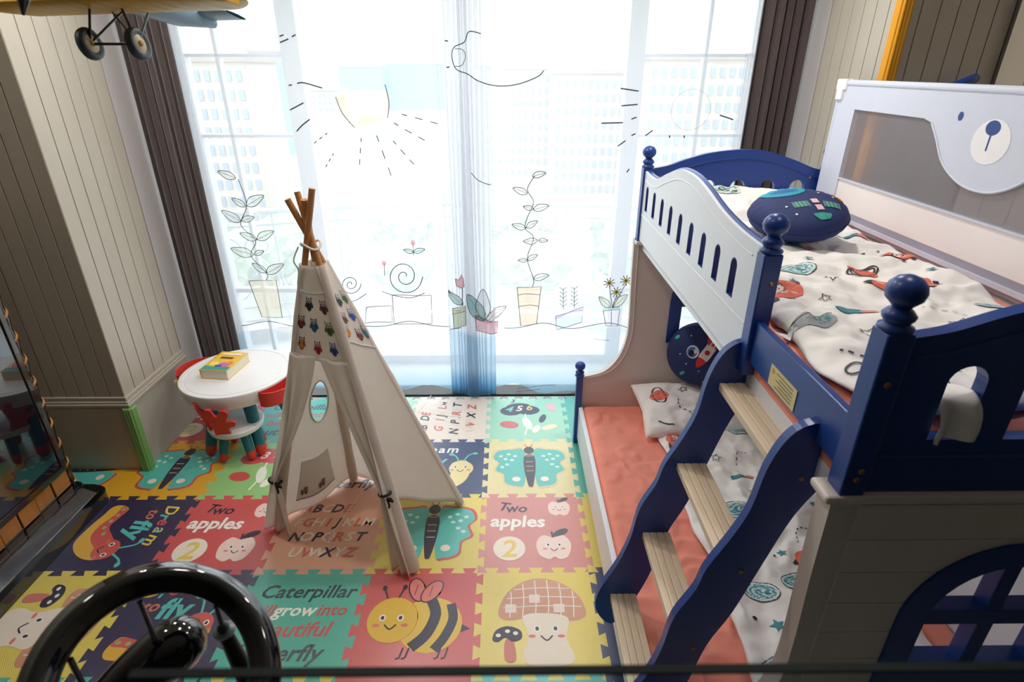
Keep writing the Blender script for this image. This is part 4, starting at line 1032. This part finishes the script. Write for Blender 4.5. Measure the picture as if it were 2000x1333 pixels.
def rocket(a, x, y, s, r):
    a.xf(x, y, r, s); a.poly([(-.5, -.22), (-.3, .28), (.25, .34), (.55, 0), (.3, -.3)], CORI, True); a.poly([(-.5, -.2), (-.75, -.1), (-.45, .1)], BLK); a.poly([(.3, .34), (.6, .32), (.5, .1)], BLK)
    a.ell(.05, .05, .16, .15, WH); a.ring(.05, .05, .16, .15, .05, BLK); a.ell(.05, .05, .05, .05, BLK); a.stroke([(-.4, -.05), (.4, -.12)], .07, (240, 190, 176))
    for k in (-.2, .15): a.poly([(k, -.34), (k+.14, -.34), (k+.14, -.5), (k, -.5)], BLK)
    a.M = Matrix.Identity(3)
def planet(a, x, y, s, r, c=TEALI):
    a.xf(x, y, r, s); a.ell(0, 0, .5, .34, (206, 222, 226)); a.ell(0, 0, .42, .27, c); a.ring(0, 0, .5, .34, .03, BLK); a.ell(-.1, .05, .12, .07, (140, 190, 198)); a.ell(.18, -.06, .08, .05, (40, 110, 124)); a.M = Matrix.Identity(3)
def saturn(a, x, y, s, r):
    a.xf(x, y, r, s); a.ell(0, 0, .34, .26, CORI); a.ring(0, 0, .58, .16, .04, BLK, rot=.3); a.ring(0, 0, .48, .11, .035, BLK, rot=.3); a.M = Matrix.Identity(3)
def ship(a, x, y, s, r):
    a.xf(x, y, r, s); a.ell(0, 0, .5, .2, GRY); a.ell(.2, .02, .2, .12, TEALI); a.poly([(-.4, 0), (-.65, .25), (-.6, -.2)], (206, 210, 214)); a.stroke([(-.5, .1), (.5, .15)], .03, BLK); a.M = Matrix.Identity(3)
def comet(a, x, y, s, r):
    a.xf(x, y, r, s); a.poly([(-.5, -.15), (0, -.05), (.1, .1), (-.45, .1)], TEALI, True); a.poly([(.0, .0), (.35, .2), (.5, .05), (.2, -.05)], PIN, True); a.M = Matrix.Identity(3)
def scatter(a, xa, xb, ya, yb, n, seed, big=.13, keep=None):
    r = random.Random(seed); pts = []
    kinds = ['starO', 'starF', 'planet', 'rocket', 'dash', 'ship', 'dot', 'saturn', 'comet', 'starO', 'dash', 'starF']
    tries = 0
    while len(pts) < n and tries < 4000:
        tries += 1; x, y = r.uniform(xa, xb), r.uniform(ya, yb)
        if any(math.hypot(x-p, y-q_) < .125 for p, q_ in pts) or (keep and not keep(x, y)): continue
        k = kinds[len(pts) % len(kinds)]; pts.append((x, y)); t = r.uniform(-.6, .6)
        if k == 'starO': a.star(x, y, .03, BLK, t, .0045)
        elif k == 'starF': a.star(x, y, .024, TEALI, t)
        elif k == 'planet': planet(a, x, y, big, t)
        elif k == 'rocket': rocket(a, x, y, big, t)
        elif k == 'saturn': saturn(a, x, y, big, t)
        elif k == 'ship': ship(a, x, y, big*1.1, t)
        elif k == 'comet': comet(a, x, y, big*1.1, t)
        elif k == 'dash':
            a.dash([(x-.05, y-.05), (x-.02, y+.03), (x+.05, y+.05)], .005, BLK, 5)
        else: a.ell(x, y, .008, .008, BLK); a.ell(x+.05, y-.02, .006, .006, BLK)
QU = (.885, 1.76, 1.18, 3.0, 1.690, .046, 4); fu = quilt_f(*QU, wob=.022)
qu = quilt(fu, QU[0], QU[1], QU[2], QU[3], 1.690, 'printed_quilt', 'white quilt with rockets and stars on the upper bunk', .022)
A = Art()
rocket(A, .955, 1.90, .17, -.1); planet(A, 1.13, 2.12, .15, .1); A.star(1.22, 2.02, .035, BLK, .2, .005); saturn(A, 1.40, 2.13, .19, .3); ship(A, .955, 1.62, .16, .2); comet(A, 1.17, 1.74, .17, .1); A.star(1.09, 1.55, .034, BLK, .3, .005); A.star(1.10, 1.83, .022, BLK, .1, .004); A.star(1.06, 1.98, .022, TEALI)
A.dash([(.93, 1.42), (1.0, 1.38), (1.04, 1.30), (1.03, 1.24)], .006, BLK, 8); A.ring(.925, 1.33, .03, .018, .006, BLK, .6); A.star(1.42, 1.62, .034, BLK, .5, .005); A.dash([(1.38, 1.75), (1.45, 1.70), (1.47, 1.62)], .005, BLK, 6); planet(A, 1.62, 1.75, .13, .4); rocket(A, 1.55, 2.0, .12, 1.2)
pl_ = [(.955, 1.9), (1.13, 2.12), (1.22, 2.02), (1.4, 2.13), (.955, 1.62), (1.17, 1.74), (1.09, 1.55), (.98, 1.33), (1.42, 1.62), (1.62, 1.75), (1.55, 2.0), (1.1, 1.83)]
scatter(A, .95, 1.68, 1.22, 2.9, 26, 11, keep=lambda x, y: all(math.hypot(x-a, y-b_) > .15 for a, b_ in pl_))
A.build('print', qu, lambda u, v, h: (u, v, fu(u, v)[0]+.002+h), .02, step=.00003)
QL = (.955, 1.72, 1.20, 3.12, .328, .030, 9); fl = quilt_f(*QL, wob=.018)
ql = quilt(fl, QL[0], QL[1], QL[2], QL[3], .328, 'printed_quilt', 'white quilt with space print on the lower bunk', .018)
A = Art(); rocket(A, 1.05, 2.95, .15, .9); planet(A, 1.18, 2.30, .15, .1); planet(A, 1.12, 1.80, .16, -.3); A.star(1.12, 2.14, .03, BLK, 0, .005); A.star(1.12, 1.62, .035, TEALI, .2); A.star(1.22, 1.62, .028, BLK, 0, .005); rocket(A, 1.42, 1.98, .14, .3); A.star(1.30, 2.0, .026, TEALI); A.ell(1.04, 1.66, .01, .01, BLK); rocket(A, 1.55, 1.42, .18, -.3)
pl_ = [(1.05, 2.95), (1.18, 2.3), (1.12, 1.8), (1.12, 2.14), (1.12, 1.62), (1.42, 1.98), (1.55, 1.42)]
scatter(A, 1.02, 1.66, 1.28, 3.05, 28, 23, keep=lambda x, y: all(math.hypot(x-a, y-b_) > .14 for a, b_ in pl_))
A.build('print', ql, lambda u, v, h: (u, v, fl(u, v)[0]+.002+h), .02, step=.00003)
def pillow(c, a, b_, th, ex, ey, seed, name, label, cat='pillow', m=None):
    """ex, ey: half-size axes; th: half thickness"""
    ex, ey = Vector(ex).normalized(), Vector(ey).normalized(); n = ex.cross(ey).normalized(); c = Vector(c)
    def surf(u, v, s):                                  # u,v in -1..1
        k = max(0, (1-abs(u)**3.0)*(1-abs(v)**3.0))**.5
        pinch = 1-.07*(1-abs(u))*abs(v)-.0
        x = u*a*(1-.06*(1-v*v)*0-.08*(1-abs(v))*abs(u)**4); y = v*b_*(1-.10*(1-abs(u))*abs(v)**4)
        w = .010*math.sin(9*u+5*fbm(u, v, 1.5, seed))*k+.012*fbm(u, v, 2.4, seed+2)*k
        return c+ex*x+ey*y+n*(s*th*k+w)
    b = MB()
    for s in (1, -1): b.grid(lambda p, q_, s=s: surf(2*p-1, 2*q_-1, s), 44, 34)
    o = b.build(name, m or M_quilt, smooth=True, angle=85); tag(o, label, cat); return o, surf, n
pu, su, nu_ = pillow((1.36, 3.17, 1.735), .45, .25, .085, (1, 0, .0), (0, .97, .20), 3, 'printed_pillow', 'white star print pillow at the head of the upper bunk')
A = Art(); A.star(-.72, .05, .16, BLK, .2); A.ell(-.55, .1, .02, .04, BLK); A.ell(-.48, -.2, .02, .04, BLK); A.xf(-.30, .35, 0, 1, .45, .8); A.ell(0, 0, .42, .34, (206, 216, 210)); A.ell(0, 0, .34, .27, (50, 100, 96)); A.M = Matrix.Identity(3); A.star(.8, -.5, .10, TEALI); A.ell(-.75, -.6, .12, .1, CORI); A.stroke([(.7, -.3), (.7, -.5)], .02, BLK); A.star(.45, .4, .12, BLK, .3, .02)
A.build('print', pu, lambda u, v, h: su(max(-.99, min(.99, u)), max(-.99, min(.99, v)), 1)+nu_*(.003+h), .08, step=.00003)
pw, sw, nw_ = pillow((1.23, 3.21, .415), .37, .23, .085, (1, .03, .0), (-.05, .95, .30), 8, 'printed_pillow', 'white space print pillow at the head of the lower bunk')
A = Art(); A.xf(-.62, .25, .9, 1, .34, .5); A.ell(0, 0, .5, .34, CORI); A.ring(0, 0, .75, .25, .06, BLK, .5); A.M = Matrix.Identity(3); A.star(-.15, .45, .09, BLK, .2, .018); A.xf(.35, .45, 0, 1, .4, .62); A.ell(0, 0, .5, .34, (206, 222, 226)); A.ell(0, 0, .42, .27, TEALI); A.ring(0, 0, .5, .34, .03, BLK); A.M = Matrix.Identity(3)
A.star(.12, -.12, .13, BLK, .1, .02); A.star(.5, -.1, .08, TEALI); A.dash([(-.3, .1), (-.33, -.2), (-.15, -.5)], .02, BLK, 6); A.ell(-.12, -.55, .06, .06, TEALI); A.stroke([(-.75, -.6), (-.6, -.75), (-.5, -.8)], .03, BLK)
A.build('print', pw, lambda u, v, h: sw(max(-.99, min(.99, u)), max(-.99, min(.99, v)), 1)+nw_*(.003+h), .08, step=.00003)
def cushion(c, r, th, n, up, name, label):
    n = Vector(n).normalized(); u_ = Vector(up); ey = (u_-n*u_.dot(n)).normalized(); ex = ey.cross(n).normalized(); c = Vector(c)
    def surf(x, y, s=1):
        d = min(1, math.hypot(x, y)); t = math.atan2(y, x)
        k = (1-d**2.6)**.5 if d < 1 else 0
        wr = .006*math.sin(t*23)*max(0, d-.6)/.4*k
        return c+(ex*x+ey*y)*r+n*(s*th*k+wr*s)
    b = MB()
    for s in (1, -1): b.grid(lambda a, q_, s=s: surf(math.sin(q_*pi/2)*math.cos(2*pi*a), math.sin(q_*pi/2)*math.sin(2*pi*a), s), 64, 14, closed_u=True)
    o = b.build(name, M_navyc, smooth=True, angle=85); tag(o, label, 'cushion')
    rm = MB().tube([c+(ex*math.cos(t)+ey*math.sin(t))*r*1.0 for t in [i*2*pi/64 for i in range(64)]], .004, 6, closed=True).build('piping', M_navyc, o, smooth=True)
    return o, surf, n
cu, cs_, cn = cushion((1.335, 2.60, 1.845), .212, .082, (-.12, -.20, .96), (0, 1, .3), 'round_cushion', 'round navy cushion with satellite and planet on the upper bunk')
A = Art(); A.ell(-.18, .50, .46, .34, (24, 148, 172)); A.poly([(-.5, .45), (-.2, .62), (.1, .52), (.05, .36), (-.25, .34)], (30, 96, 158), True); A.poly([(-.1, .75), (.15, .7), (.1, .62)], (40, 180, 180), True)
for (x, y, r) in ((-.10, -.28, 0), (.50, -.36, -.2)):
    A.xf(x, y, r, 1); A.poly([(-.16, -.11), (.16, -.11), (.16, .11), (-.16, .11)], (150, 196, 180))
    for i in range(4):
        for j in range(3): A.poly([(-.155+i*.08, -.105+j*.073), (-.09+i*.08, -.105+j*.073), (-.09+i*.08, -.045+j*.073), (-.155+i*.08, -.045+j*.073)], (30, 112, 104))
A.M = Matrix.Identity(3)
for y in (-.2, -.46): A.poly([(.14, y-.09), (.28, y-.09), (.28, y+.09), (.14, y+.09)], (222, 186, 190))
A.poly([(.02, -.66), (.36, -.66), (.28, -.80), (.10, -.80)], (60, 160, 148), True); A.poly([(.78, .30), (.92, .22), (.90, -.05), (.78, .0)], (226, 140, 50), True); A.poly([(.80, .12), (.90, .10), (.86, -.0)], (196, 60, 40))
for x, y in ((.45, .2), (-.4, -.3), (.68, .0), (-.3, -.6)): A.ell(x, y, .025, .025, WH)
A.build('print', cu, lambda u, v, h: cs_(u, v)+cn*(.0015+h), .06, step=.00004)
cl, cs2, cn2 = cushion((1.262, 3.325, .765), .205, .075, (-.30, -.88, .30), (0, .2, 1), 'round_cushion', 'round navy cushion with red and white rocket on the lower bunk')
A = Art(); A.xf(.24, .14, -.55, 1)
A.poly([(-.13, -.32), (.13, -.32), (.16, .0), (.12, .34), (-.12, .34), (-.16, .0)], (226, 218, 216), True); A.poly([(-.14, -.32), (.14, -.32), (0, -.62)], (206, 40, 50), True)
for k in (-1, 1): A.poly([(k*.12, .16), (k*.36, .52), (k*.32, .62), (k*.10, .40)], (206, 44, 52), True)
A.poly([(-.04, .2), (.04, .2), (.05, .55), (-.05, .55)], (206, 44, 52)); A.ell(0, -.05, .08, .08, (180, 34, 44)); A.poly([(-.1, .6), (.1, .6), (.02, .85)], (236, 140, 50), True); A.M = Matrix.Identity(3)
A.ell(-.22, .10, .19, .21, (206, 218, 230)); A.ell(-.24, .09, .15, .17, (70, 96, 150)); A.ell(-.26, .06, .08, .10, (20, 22, 40)); A.ell(-.14, .12, .05, .08, (206, 206, 216))
for x, y in ((-.72, .52), (-.5, -.62), (.2, -.85)): A.ell(x, y, .09, .05, (60, 176, 160), .7)
for x, y in ((-.4, -.3), (-.3, .6), (.0, -.5), (-.6, 0)): A.ell(x, y, .02, .02, WH)
A.build('print', cl, lambda u, v, h: cs2(u, v)+cn2*(.0015+h), .06, step=.00004)
fl_ = MB().grid(lambda u, v: (.985+.075*u+.012*math.sin(v*7)*(1-v), 1.20-.135*math.sin(v*1.75)+.02*math.sin(u*6)*v, 1.755-.02*v+.03*math.sin(v*3)-.075*v*v*v+.03*u*v), 14, 18).build('quilt_corner', M_quilt, qu, smooth=True, angle=80)
fl_.modifiers.new('thick', 'SOLIDIFY').thickness = .008
# ================================================================== FABRIC BED GUARD
M_gf = mat('pale_blue_nylon', (206, 212, 228), .6, .03, 12, .15, 60); M_mesh = sheer_mat('white_mesh', (228, 228, 240), .38); M_band = mat('white_nylon', (238, 232, 232), .7, .02, 10, .1, 40); M_skirt = mat('shade_grey_nylon', (160, 158, 176), .75)
gx = 1.845
bg_ = thing('bed_guard', 'pale fabric bed guard with mesh and bear face along the wall', 'bed guard', (gx, 2.5, 1.68))
Y1 = 1.45
hole_ = [(3.213, 2.26), (3.213, 1.912), (1.56, 1.912), (1.56, 2.255), (1.86, 2.255)]+[(p.x, p.y) for p in cr([(1.89, 2.25, 0), (1.95, 2.20, 0), (2.04, 2.09, 0), (2.15, 2.03, 0), (2.26, 2.018, 0), (2.363, 2.038, 0), (2.468, 2.094, 0), (2.547, 2.184, 0), (2.60, 2.24, 0)], 6)]+[(2.66, 2.255)]
MB().plate([(3.40, 2.385), (3.40, 1.70), (Y1, 1.70), (Y1, 2.372)], [hole_, [(3.213, 1.905), (3.213, 1.70+.02), (1.56, 1.72), (1.56, 1.905)]], YZ(gx), -.012, .012).build('fabric_frame', M_gf, bg_)
MB().plate([(3.22, 2.265), (3.22, 1.905), (1.55, 1.905), (1.55, 2.265)], (), YZ(gx), -.001, .001).build('mesh_panel', M_mesh, bg_)
MB().plate([(3.22, 1.908), (3.22, 1.752), (1.55, 1.752), (1.55, 1.908)], (), YZ(gx), -.004, .004).build('white_band', M_band, bg_)
MB().plate([(3.22, 1.752), (3.22, 1.68), (1.55, 1.68), (1.55, 1.752)], (), YZ(gx), -.003, .003).build('shaded_skirt', M_skirt, bg_)  # grey stands for shade on the guard's lower part, put into the colour
MB().tube([(gx, 3.39, 2.385), (gx, Y1, 2.372)], .018, 10).tube([(gx, 3.40, 2.38), (gx, 3.40, 1.70)], .018, 10).build('tube_sleeve', M_gf, bg_, smooth=True)
MB().box((gx-.022, 3.33, 2.35), (gx+.018, 3.43, 2.405), bev=.006).box((gx-.026, 3.35, 2.30), (gx+.01, 3.41, 2.36), bev=.005).build('corner_bracket', M_plastic, bg_)
MB().tube([(gx-.013, u, v) for u, v in hole_[5:-1]], .005, 6).build('piping', M_gf, bg_, smooth=True)
A = Art(); A.ell(2.255, 2.198, .093, .082, (238, 238, 240)); A.ell(2.262, 2.248, .036, .027, (44, 74, 140)); A.stroke([(2.262, 2.24), (2.262, 2.165)], .008, (44, 74, 140)); A.ell(2.445, 2.278, .013, .017, (44, 74, 140)); A.ell(2.08, 2.278, .013, .017, (44, 74, 140))
A.build('bear_face', bg_, lambda u, v, h: (gx-.0125-h, u, v), step=.0003)
hk = MB().tube(cr([(2.10, 3.12, 2.31), (2.16, 3.05, 2.36), (2.24, 3.03, 2.395), (2.30, 3.06, 2.41), (2.33, 3.10, 2.40), (2.34, 3.145, 2.37)], 6), [.014+.008*math.sin(i*.1) for i in range(31)], 10).lathe([(.02, 0), (.022, .01), (0, .016)], (2.34, 3.158, 2.37), 12, axis=(0, -1, 0)).build('wall_hook', M_blue, smooth=True)
tag(hk, 'curved blue hook on the dark panelling above the bed guard', 'hook')
# ================================================================== LACQUERED CABINET
M_lac = mat('black_lacquer', (14, 13, 15), .06, coat=.6); M_mir = mat('dark_glass', (16, 16, 26), .03, spec=1.0, coat=1.0); M_amb = mat('amber_wood', (176, 112, 40), .35, .45, 9, stretch=(1, 3, .3), coat=.4); M_dkw = mat('dark_burl', (40, 22, 16), .12, .5, 12, coat=.8)
cb = thing('display_cabinet', 'glossy black lacquer cabinet with dark glass front by the left wall', 'cabinet', (-2.85, 2.0, 0))
CY0, CY1, CXF = .9, 2.80, -2.66
MB().box((-3.06, CY0, .10), (CXF-.02, CY1, 1.80), bev=.01).build('body', M_lac, cb)
MB().box((CXF-.03, CY0+.05, .31), (CXF-.008, CY1-.005, 1.74), bev=.004).build('glass_door', M_mir, cb)
MB().box((CXF-.022, CY1-.03, .30), (CXF, CY1+.004, 1.75), bev=.004).box((CXF-.022, CY0, .27), (CXF, CY1, .31), bev=.004).build('door_frame', M_dkw, cb)
n = 15
for i in range(n):
    y0 = CY0+(CY1-CY0)*i/n
    MB().box((CXF-.03, y0+.003, .155), (CXF-.012-.006*(i % 2), y0+(CY1-CY0)/n-.003, .268), bev=.004).build('wood_block', M_amb, cb)
b = MB()
def tw(u, v):
    z = .12+1.66*v; t = 2*pi*u; r = .029+.003*math.sin(t-z*2*pi/.14)
    return (CXF-.05+r*math.cos(t), CY1+.035+r*math.sin(t), z)
b.grid(tw, 20, 190, closed_u=True).build('twisted_column', M_dkw, cb, smooth=True, angle=80)
MB().tube([(CXF-.05+.0265*math.cos(t), CY1+.035+.0265*math.sin(t), .14+.14*t/(2*pi)) for t in [.25*i for i in range(290)]], .0085, 8).build('column_rope', M_amb, cb, smooth=True)
def rr(x0, x1, y0, y1, r, n=8):
    return [(x0, y0), (x1, y0)]+[(x1-r+r*math.cos(t), y1-r+r*math.sin(t)) for t in [pi/2*i/n for i in range(n+1)]]+[(x0, y1)]
MB().plate(rr(-3.06, -2.505, CY0-.05, 2.885, .09), (), lambda u, v, t: (u, v, t), 0.0, .075).plate(rr(-3.06, -2.525, CY0-.04, 2.865, .08), (), lambda u, v, t: (u, v, t), .075, .10).build('plinth', M_lac, cb, smooth=True, angle=30)
MB().plate(rr(-3.06, -2.60, CY0-.03, 2.83, .06), (), lambda u, v, t: (u, v, t), .10, .15).build('plinth_moulding', M_lac, cb, smooth=True, angle=30)
M_ledge_mirror = mat('ledge_reflection', (196, 204, 220), .08, metal=1)
MB().add([(-2.62, CY0-.03, .152), (-2.527, CY0-.03, .104), (-2.527, 2.78, .104), (-2.62, 2.78, .152), (-2.62, CY0-.03, .10), (-2.62, 2.78, .10), (-2.527, CY0-.03, .10), (-2.527, 2.78, .10)], [(0, 1, 2, 3), (0, 4, 6, 1), (3, 2, 7, 5), (1, 6, 7, 2)]).build('reflecting_ledge', M_ledge_mirror, cb)  # tilted mirror strip added to mimic the bright reflection on the black ledge
# ================================================================== STEERING WHEEL ON ITS STAND
M_gloss = mat('gloss_black', (10, 10, 12), .08, coat=.8); M_chr = mat('chrome_rod', (130, 130, 140), .25, metal=1); M_rub = mat('black_rubber', (18, 18, 20), .35); M_wash = mat('grey_washer', (90, 104, 108), .3)
wc = Vector((-.50, .53, 1.655))
ws = thing('steering_wheel_stand', 'glossy black steering wheel on rods with a rounded hub, in the foreground', 'steering wheel', (-.5, .55, 0))
wa = Vector((1, 0, -.4)).normalized(); wb = Vector((0, 1, .3)).normalized(); wn_ = wa.cross(wb).normalized()
def wp(r, t, h=0): return wc+(wa*math.cos(t)+wb*math.sin(t))*r+Vector((0, 0, h))
RW = .146
def tor(u, v):
    a = 2*pi*v; prof = .0225+.0022*math.cos(4*a); return wp(RW+prof*math.cos(a), 2*pi*u)+wn_*(prof*.9*math.sin(a))
vs = [tor(i/96, j/32) for j in range(32) for i in range(96)]
fs = [(j*96+i, j*96+(i+1) % 96, ((j+1) % 32)*96+(i+1) % 96, ((j+1) % 32)*96+i) for j in range(32) for i in range(96)]
MB().add(vs, fs).build('wheel_rim', M_gloss, ws, smooth=True, angle=80)
hubc = Vector((-.588, .640, 1.548)); ha = Vector((.62, .40, .30)).normalized()
MB().lathe([(0, .078), (.020, .075), (.036, .062), (.045, .040), (.048, .012), (.046, -.02), (.040, -.055), (.030, -.095), (.018, -.13), (0, -.14)], hubc, 32, axis=ha).build('hub', M_gloss, ws, smooth=True, angle=80)
for t, ln in ((2.21, .085), (1.33, .055), (3.06, .15), (3.9, .15), (5.4, .15)):
    p = wp(RW-.016, t, -.018); e = p+Vector((0, 0, -ln)); o = MB().tube([p, e], .0042, 10).build('rod', M_chr, ws, smooth=True)
    if t == 1.33:
        MB().lathe([(.017, 0), (.0185, .005), (.010, .008), (.009, .016), (.005, .021), (0, .022)], e+Vector((0, 0, -.008)), 18).build('washer', M_wash, o, smooth=True, angle=35)
        MB().tube([e+Vector((0, 0, -.008)), e+Vector((.02, -.01, -.10)), Vector((-.38, .60, .012))], [.011, .016, .022], 14).build('leg', M_rub, ws, smooth=True)
    else:
        q_ = hubc+(e-hubc)*.45; MB().tube([e, q_], .0045, 8).build('bracket', M_rub, ws, smooth=True)
for t, dx, dy in ((.35, .06, -.02), (4.6, -.02, -.14)):
    p = wp(RW-.010, t, -.03); MB().tube([p, Vector((p.x+dx, p.y+dy, .012))], [.012, .022], 14).build('leg', M_rub, ws, smooth=True)
# ================================================================== GLASS RAILING at the loft edge
M_rg = thin_glass('railing_glass', (.93, .97, .96)); M_ge = mat('dark_glass_edge', (14, 28, 30), .5, spec=.2)
gr = thing('glass_railing', 'clear glass railing panel with dark green top edge in front', 'railing', (.85, .28, .95))
MB().box((-.298, .292, .80), (2.40, .298, 2.010)).build('glass_panel', M_rg, gr)
MB().box((-.298, .2915, 2.010), (2.40, .2985, 2.0125)).build('polished_edge', M_ge, gr)
MB().box((-.25, .262, .72), (2.40, .30, .80), bev=.004).build('clamp_channel', M_chr, gr)
# ================================================================== MODEL BIPLANE
M_py = mat('yellow_tin', (214, 164, 44), .4, .05, 10); M_pb = mat('pale_blue_tin', (150, 184, 208), .35); M_tyre = mat('slate_tyre', (66, 78, 90), .5); M_disc = mat('cream_disc', (228, 214, 180), .5); M_dk = mat('dark_tin', (58, 50, 42), .45)
pc = Vector((-1.0, 1.75, 2.592))
ap = thing('model_biplane', 'yellow and blue tin model biplane hanging at the upper left', 'model plane', pc)
yaw = -.30
def pp(x, y, z): c, s = math.cos(yaw), math.sin(yaw); return pc+Vector((c*x-s*y, s*x+c*y, z-.22*y))      # x span, +y tail
def wing(z, x0, x1, ch, nm):
    def f(u, v):
        x = x0+(x1-x0)*u; tip = min(1, min(u, 1-u)/.10); tip = math.sqrt(max(0, 1-(1-tip)**2)); a = 2*pi*v
        yy = math.cos(a)*ch/2*max(.05, tip); zz = math.sin(a)*.011*max(.1, tip)*(1+.22*abs(math.sin(u*pi*16)))
        return pp(x, yy-.05, z+zz+.012*math.cos(a))
    return MB().grid(f, 130, 14).build(nm, M_py, ap, smooth=True, angle=60)
wing(-.008, -.40, .395, .17, 'lower_wing'); wing(.20, -.42, .40, .17, 'upper_wing')
for x in (-.30, .27):
    for y in (-.11, .0): MB().tube([pp(x, y, 0), pp(x+.01, y, .20)], .004, 8).build('wing_strut', M_dk, ap, smooth=True)
MB().tube([pp(0, -.20, .045), pp(0, -.15, .05), pp(0, .02, .05), pp(0, .17, .042), pp(0, .30, .05)], [.045, .056, .058, .038, .014], 20).build('fuselage', M_pb, ap, smooth=True)
o = MB().lathe([(0, .03), (.02, .02), (.03, 0), (.03, -.02)], pp(0, -.23, .045), 16, axis=pp(0, -1, 0)-pp(0, 0, 0)).build('spinner', M_py, ap, smooth=True)
for sgn in (-1, 1):
    MB().tube([pp(0, -.235, .045), pp(sgn*-.025, -.24, .045-sgn*.05), pp(sgn*-.045, -.24, .045-sgn*.10), pp(sgn*-.06, -.24, .045-sgn*.13)], [.006, .014, .013, .003], 8).build('propeller_blade', M_dk, o, smooth=True)
MB().grid(lambda u, v: pp(-.13+.26*u,   .25+.07*math.cos(2*pi*v)*.6, .055+.005*math.sin(2*pi*v)), 12, 10).build('tailplane', M_pb, ap, smooth=True)
MB().plate([(.22, .05), (.31, .05), (.32, .15), (.27, .16)], (), lambda u, v, t: pp(t, u, v), -.004, .004).build('fin', M_py, ap)
WHL = [(-.055, -.115), (.055, -.085)]
A0, A1 = at(176, 86, 1, 1.70), at(270, 86, 1, 1.70)
axd = (A1-A0).normalized()
MB().tube([A0, A1], .0035, 8).build('axle', M_dk, ap, smooth=True)
for e, side in ((A0, -1), (A1, 1)):
    wd = Vector((.99, -.10, .14)).normalized()
    w = MB().lathe([(.020, -.006), (.030, -.011), (.038, -.008), (.040, 0), (.038, .008), (.030, .011), (.020, .006)], e, 28, axis=wd).build('wheel', M_tyre, ap, smooth=True, angle=60)
    MB().lathe([(0, -.008), (.022, -.007), (.026, -.004), (.026, .004), (.022, .007), (0, .008)], e, 24, axis=wd).build('wheel_disc', M_disc, w, smooth=True)
    MB().lathe([(0, -.014), (.007, -.012), (.007, .012), (0, .014)], e, 12, axis=wd).build('wheel_hub', M_py, w, smooth=True)
    s = -1 if side < 0 else 1
    for dy in (-.07, .02): MB().tube([e, pp(s*.045, dy, .0)], .0032, 8).build('gear_strut', M_pb if dy > 0 else M_dk, ap, smooth=True)
    MB().tube([e, pp(-s*.04, -.03, .0)], .002, 6).build('cross_wire', M_dk, ap, smooth=True)
MB().tube([pp(0, 0, .21), pp(0, 0, ZC-pc.z)], .0012, 6).build('hanging_wire', M_dk, ap)
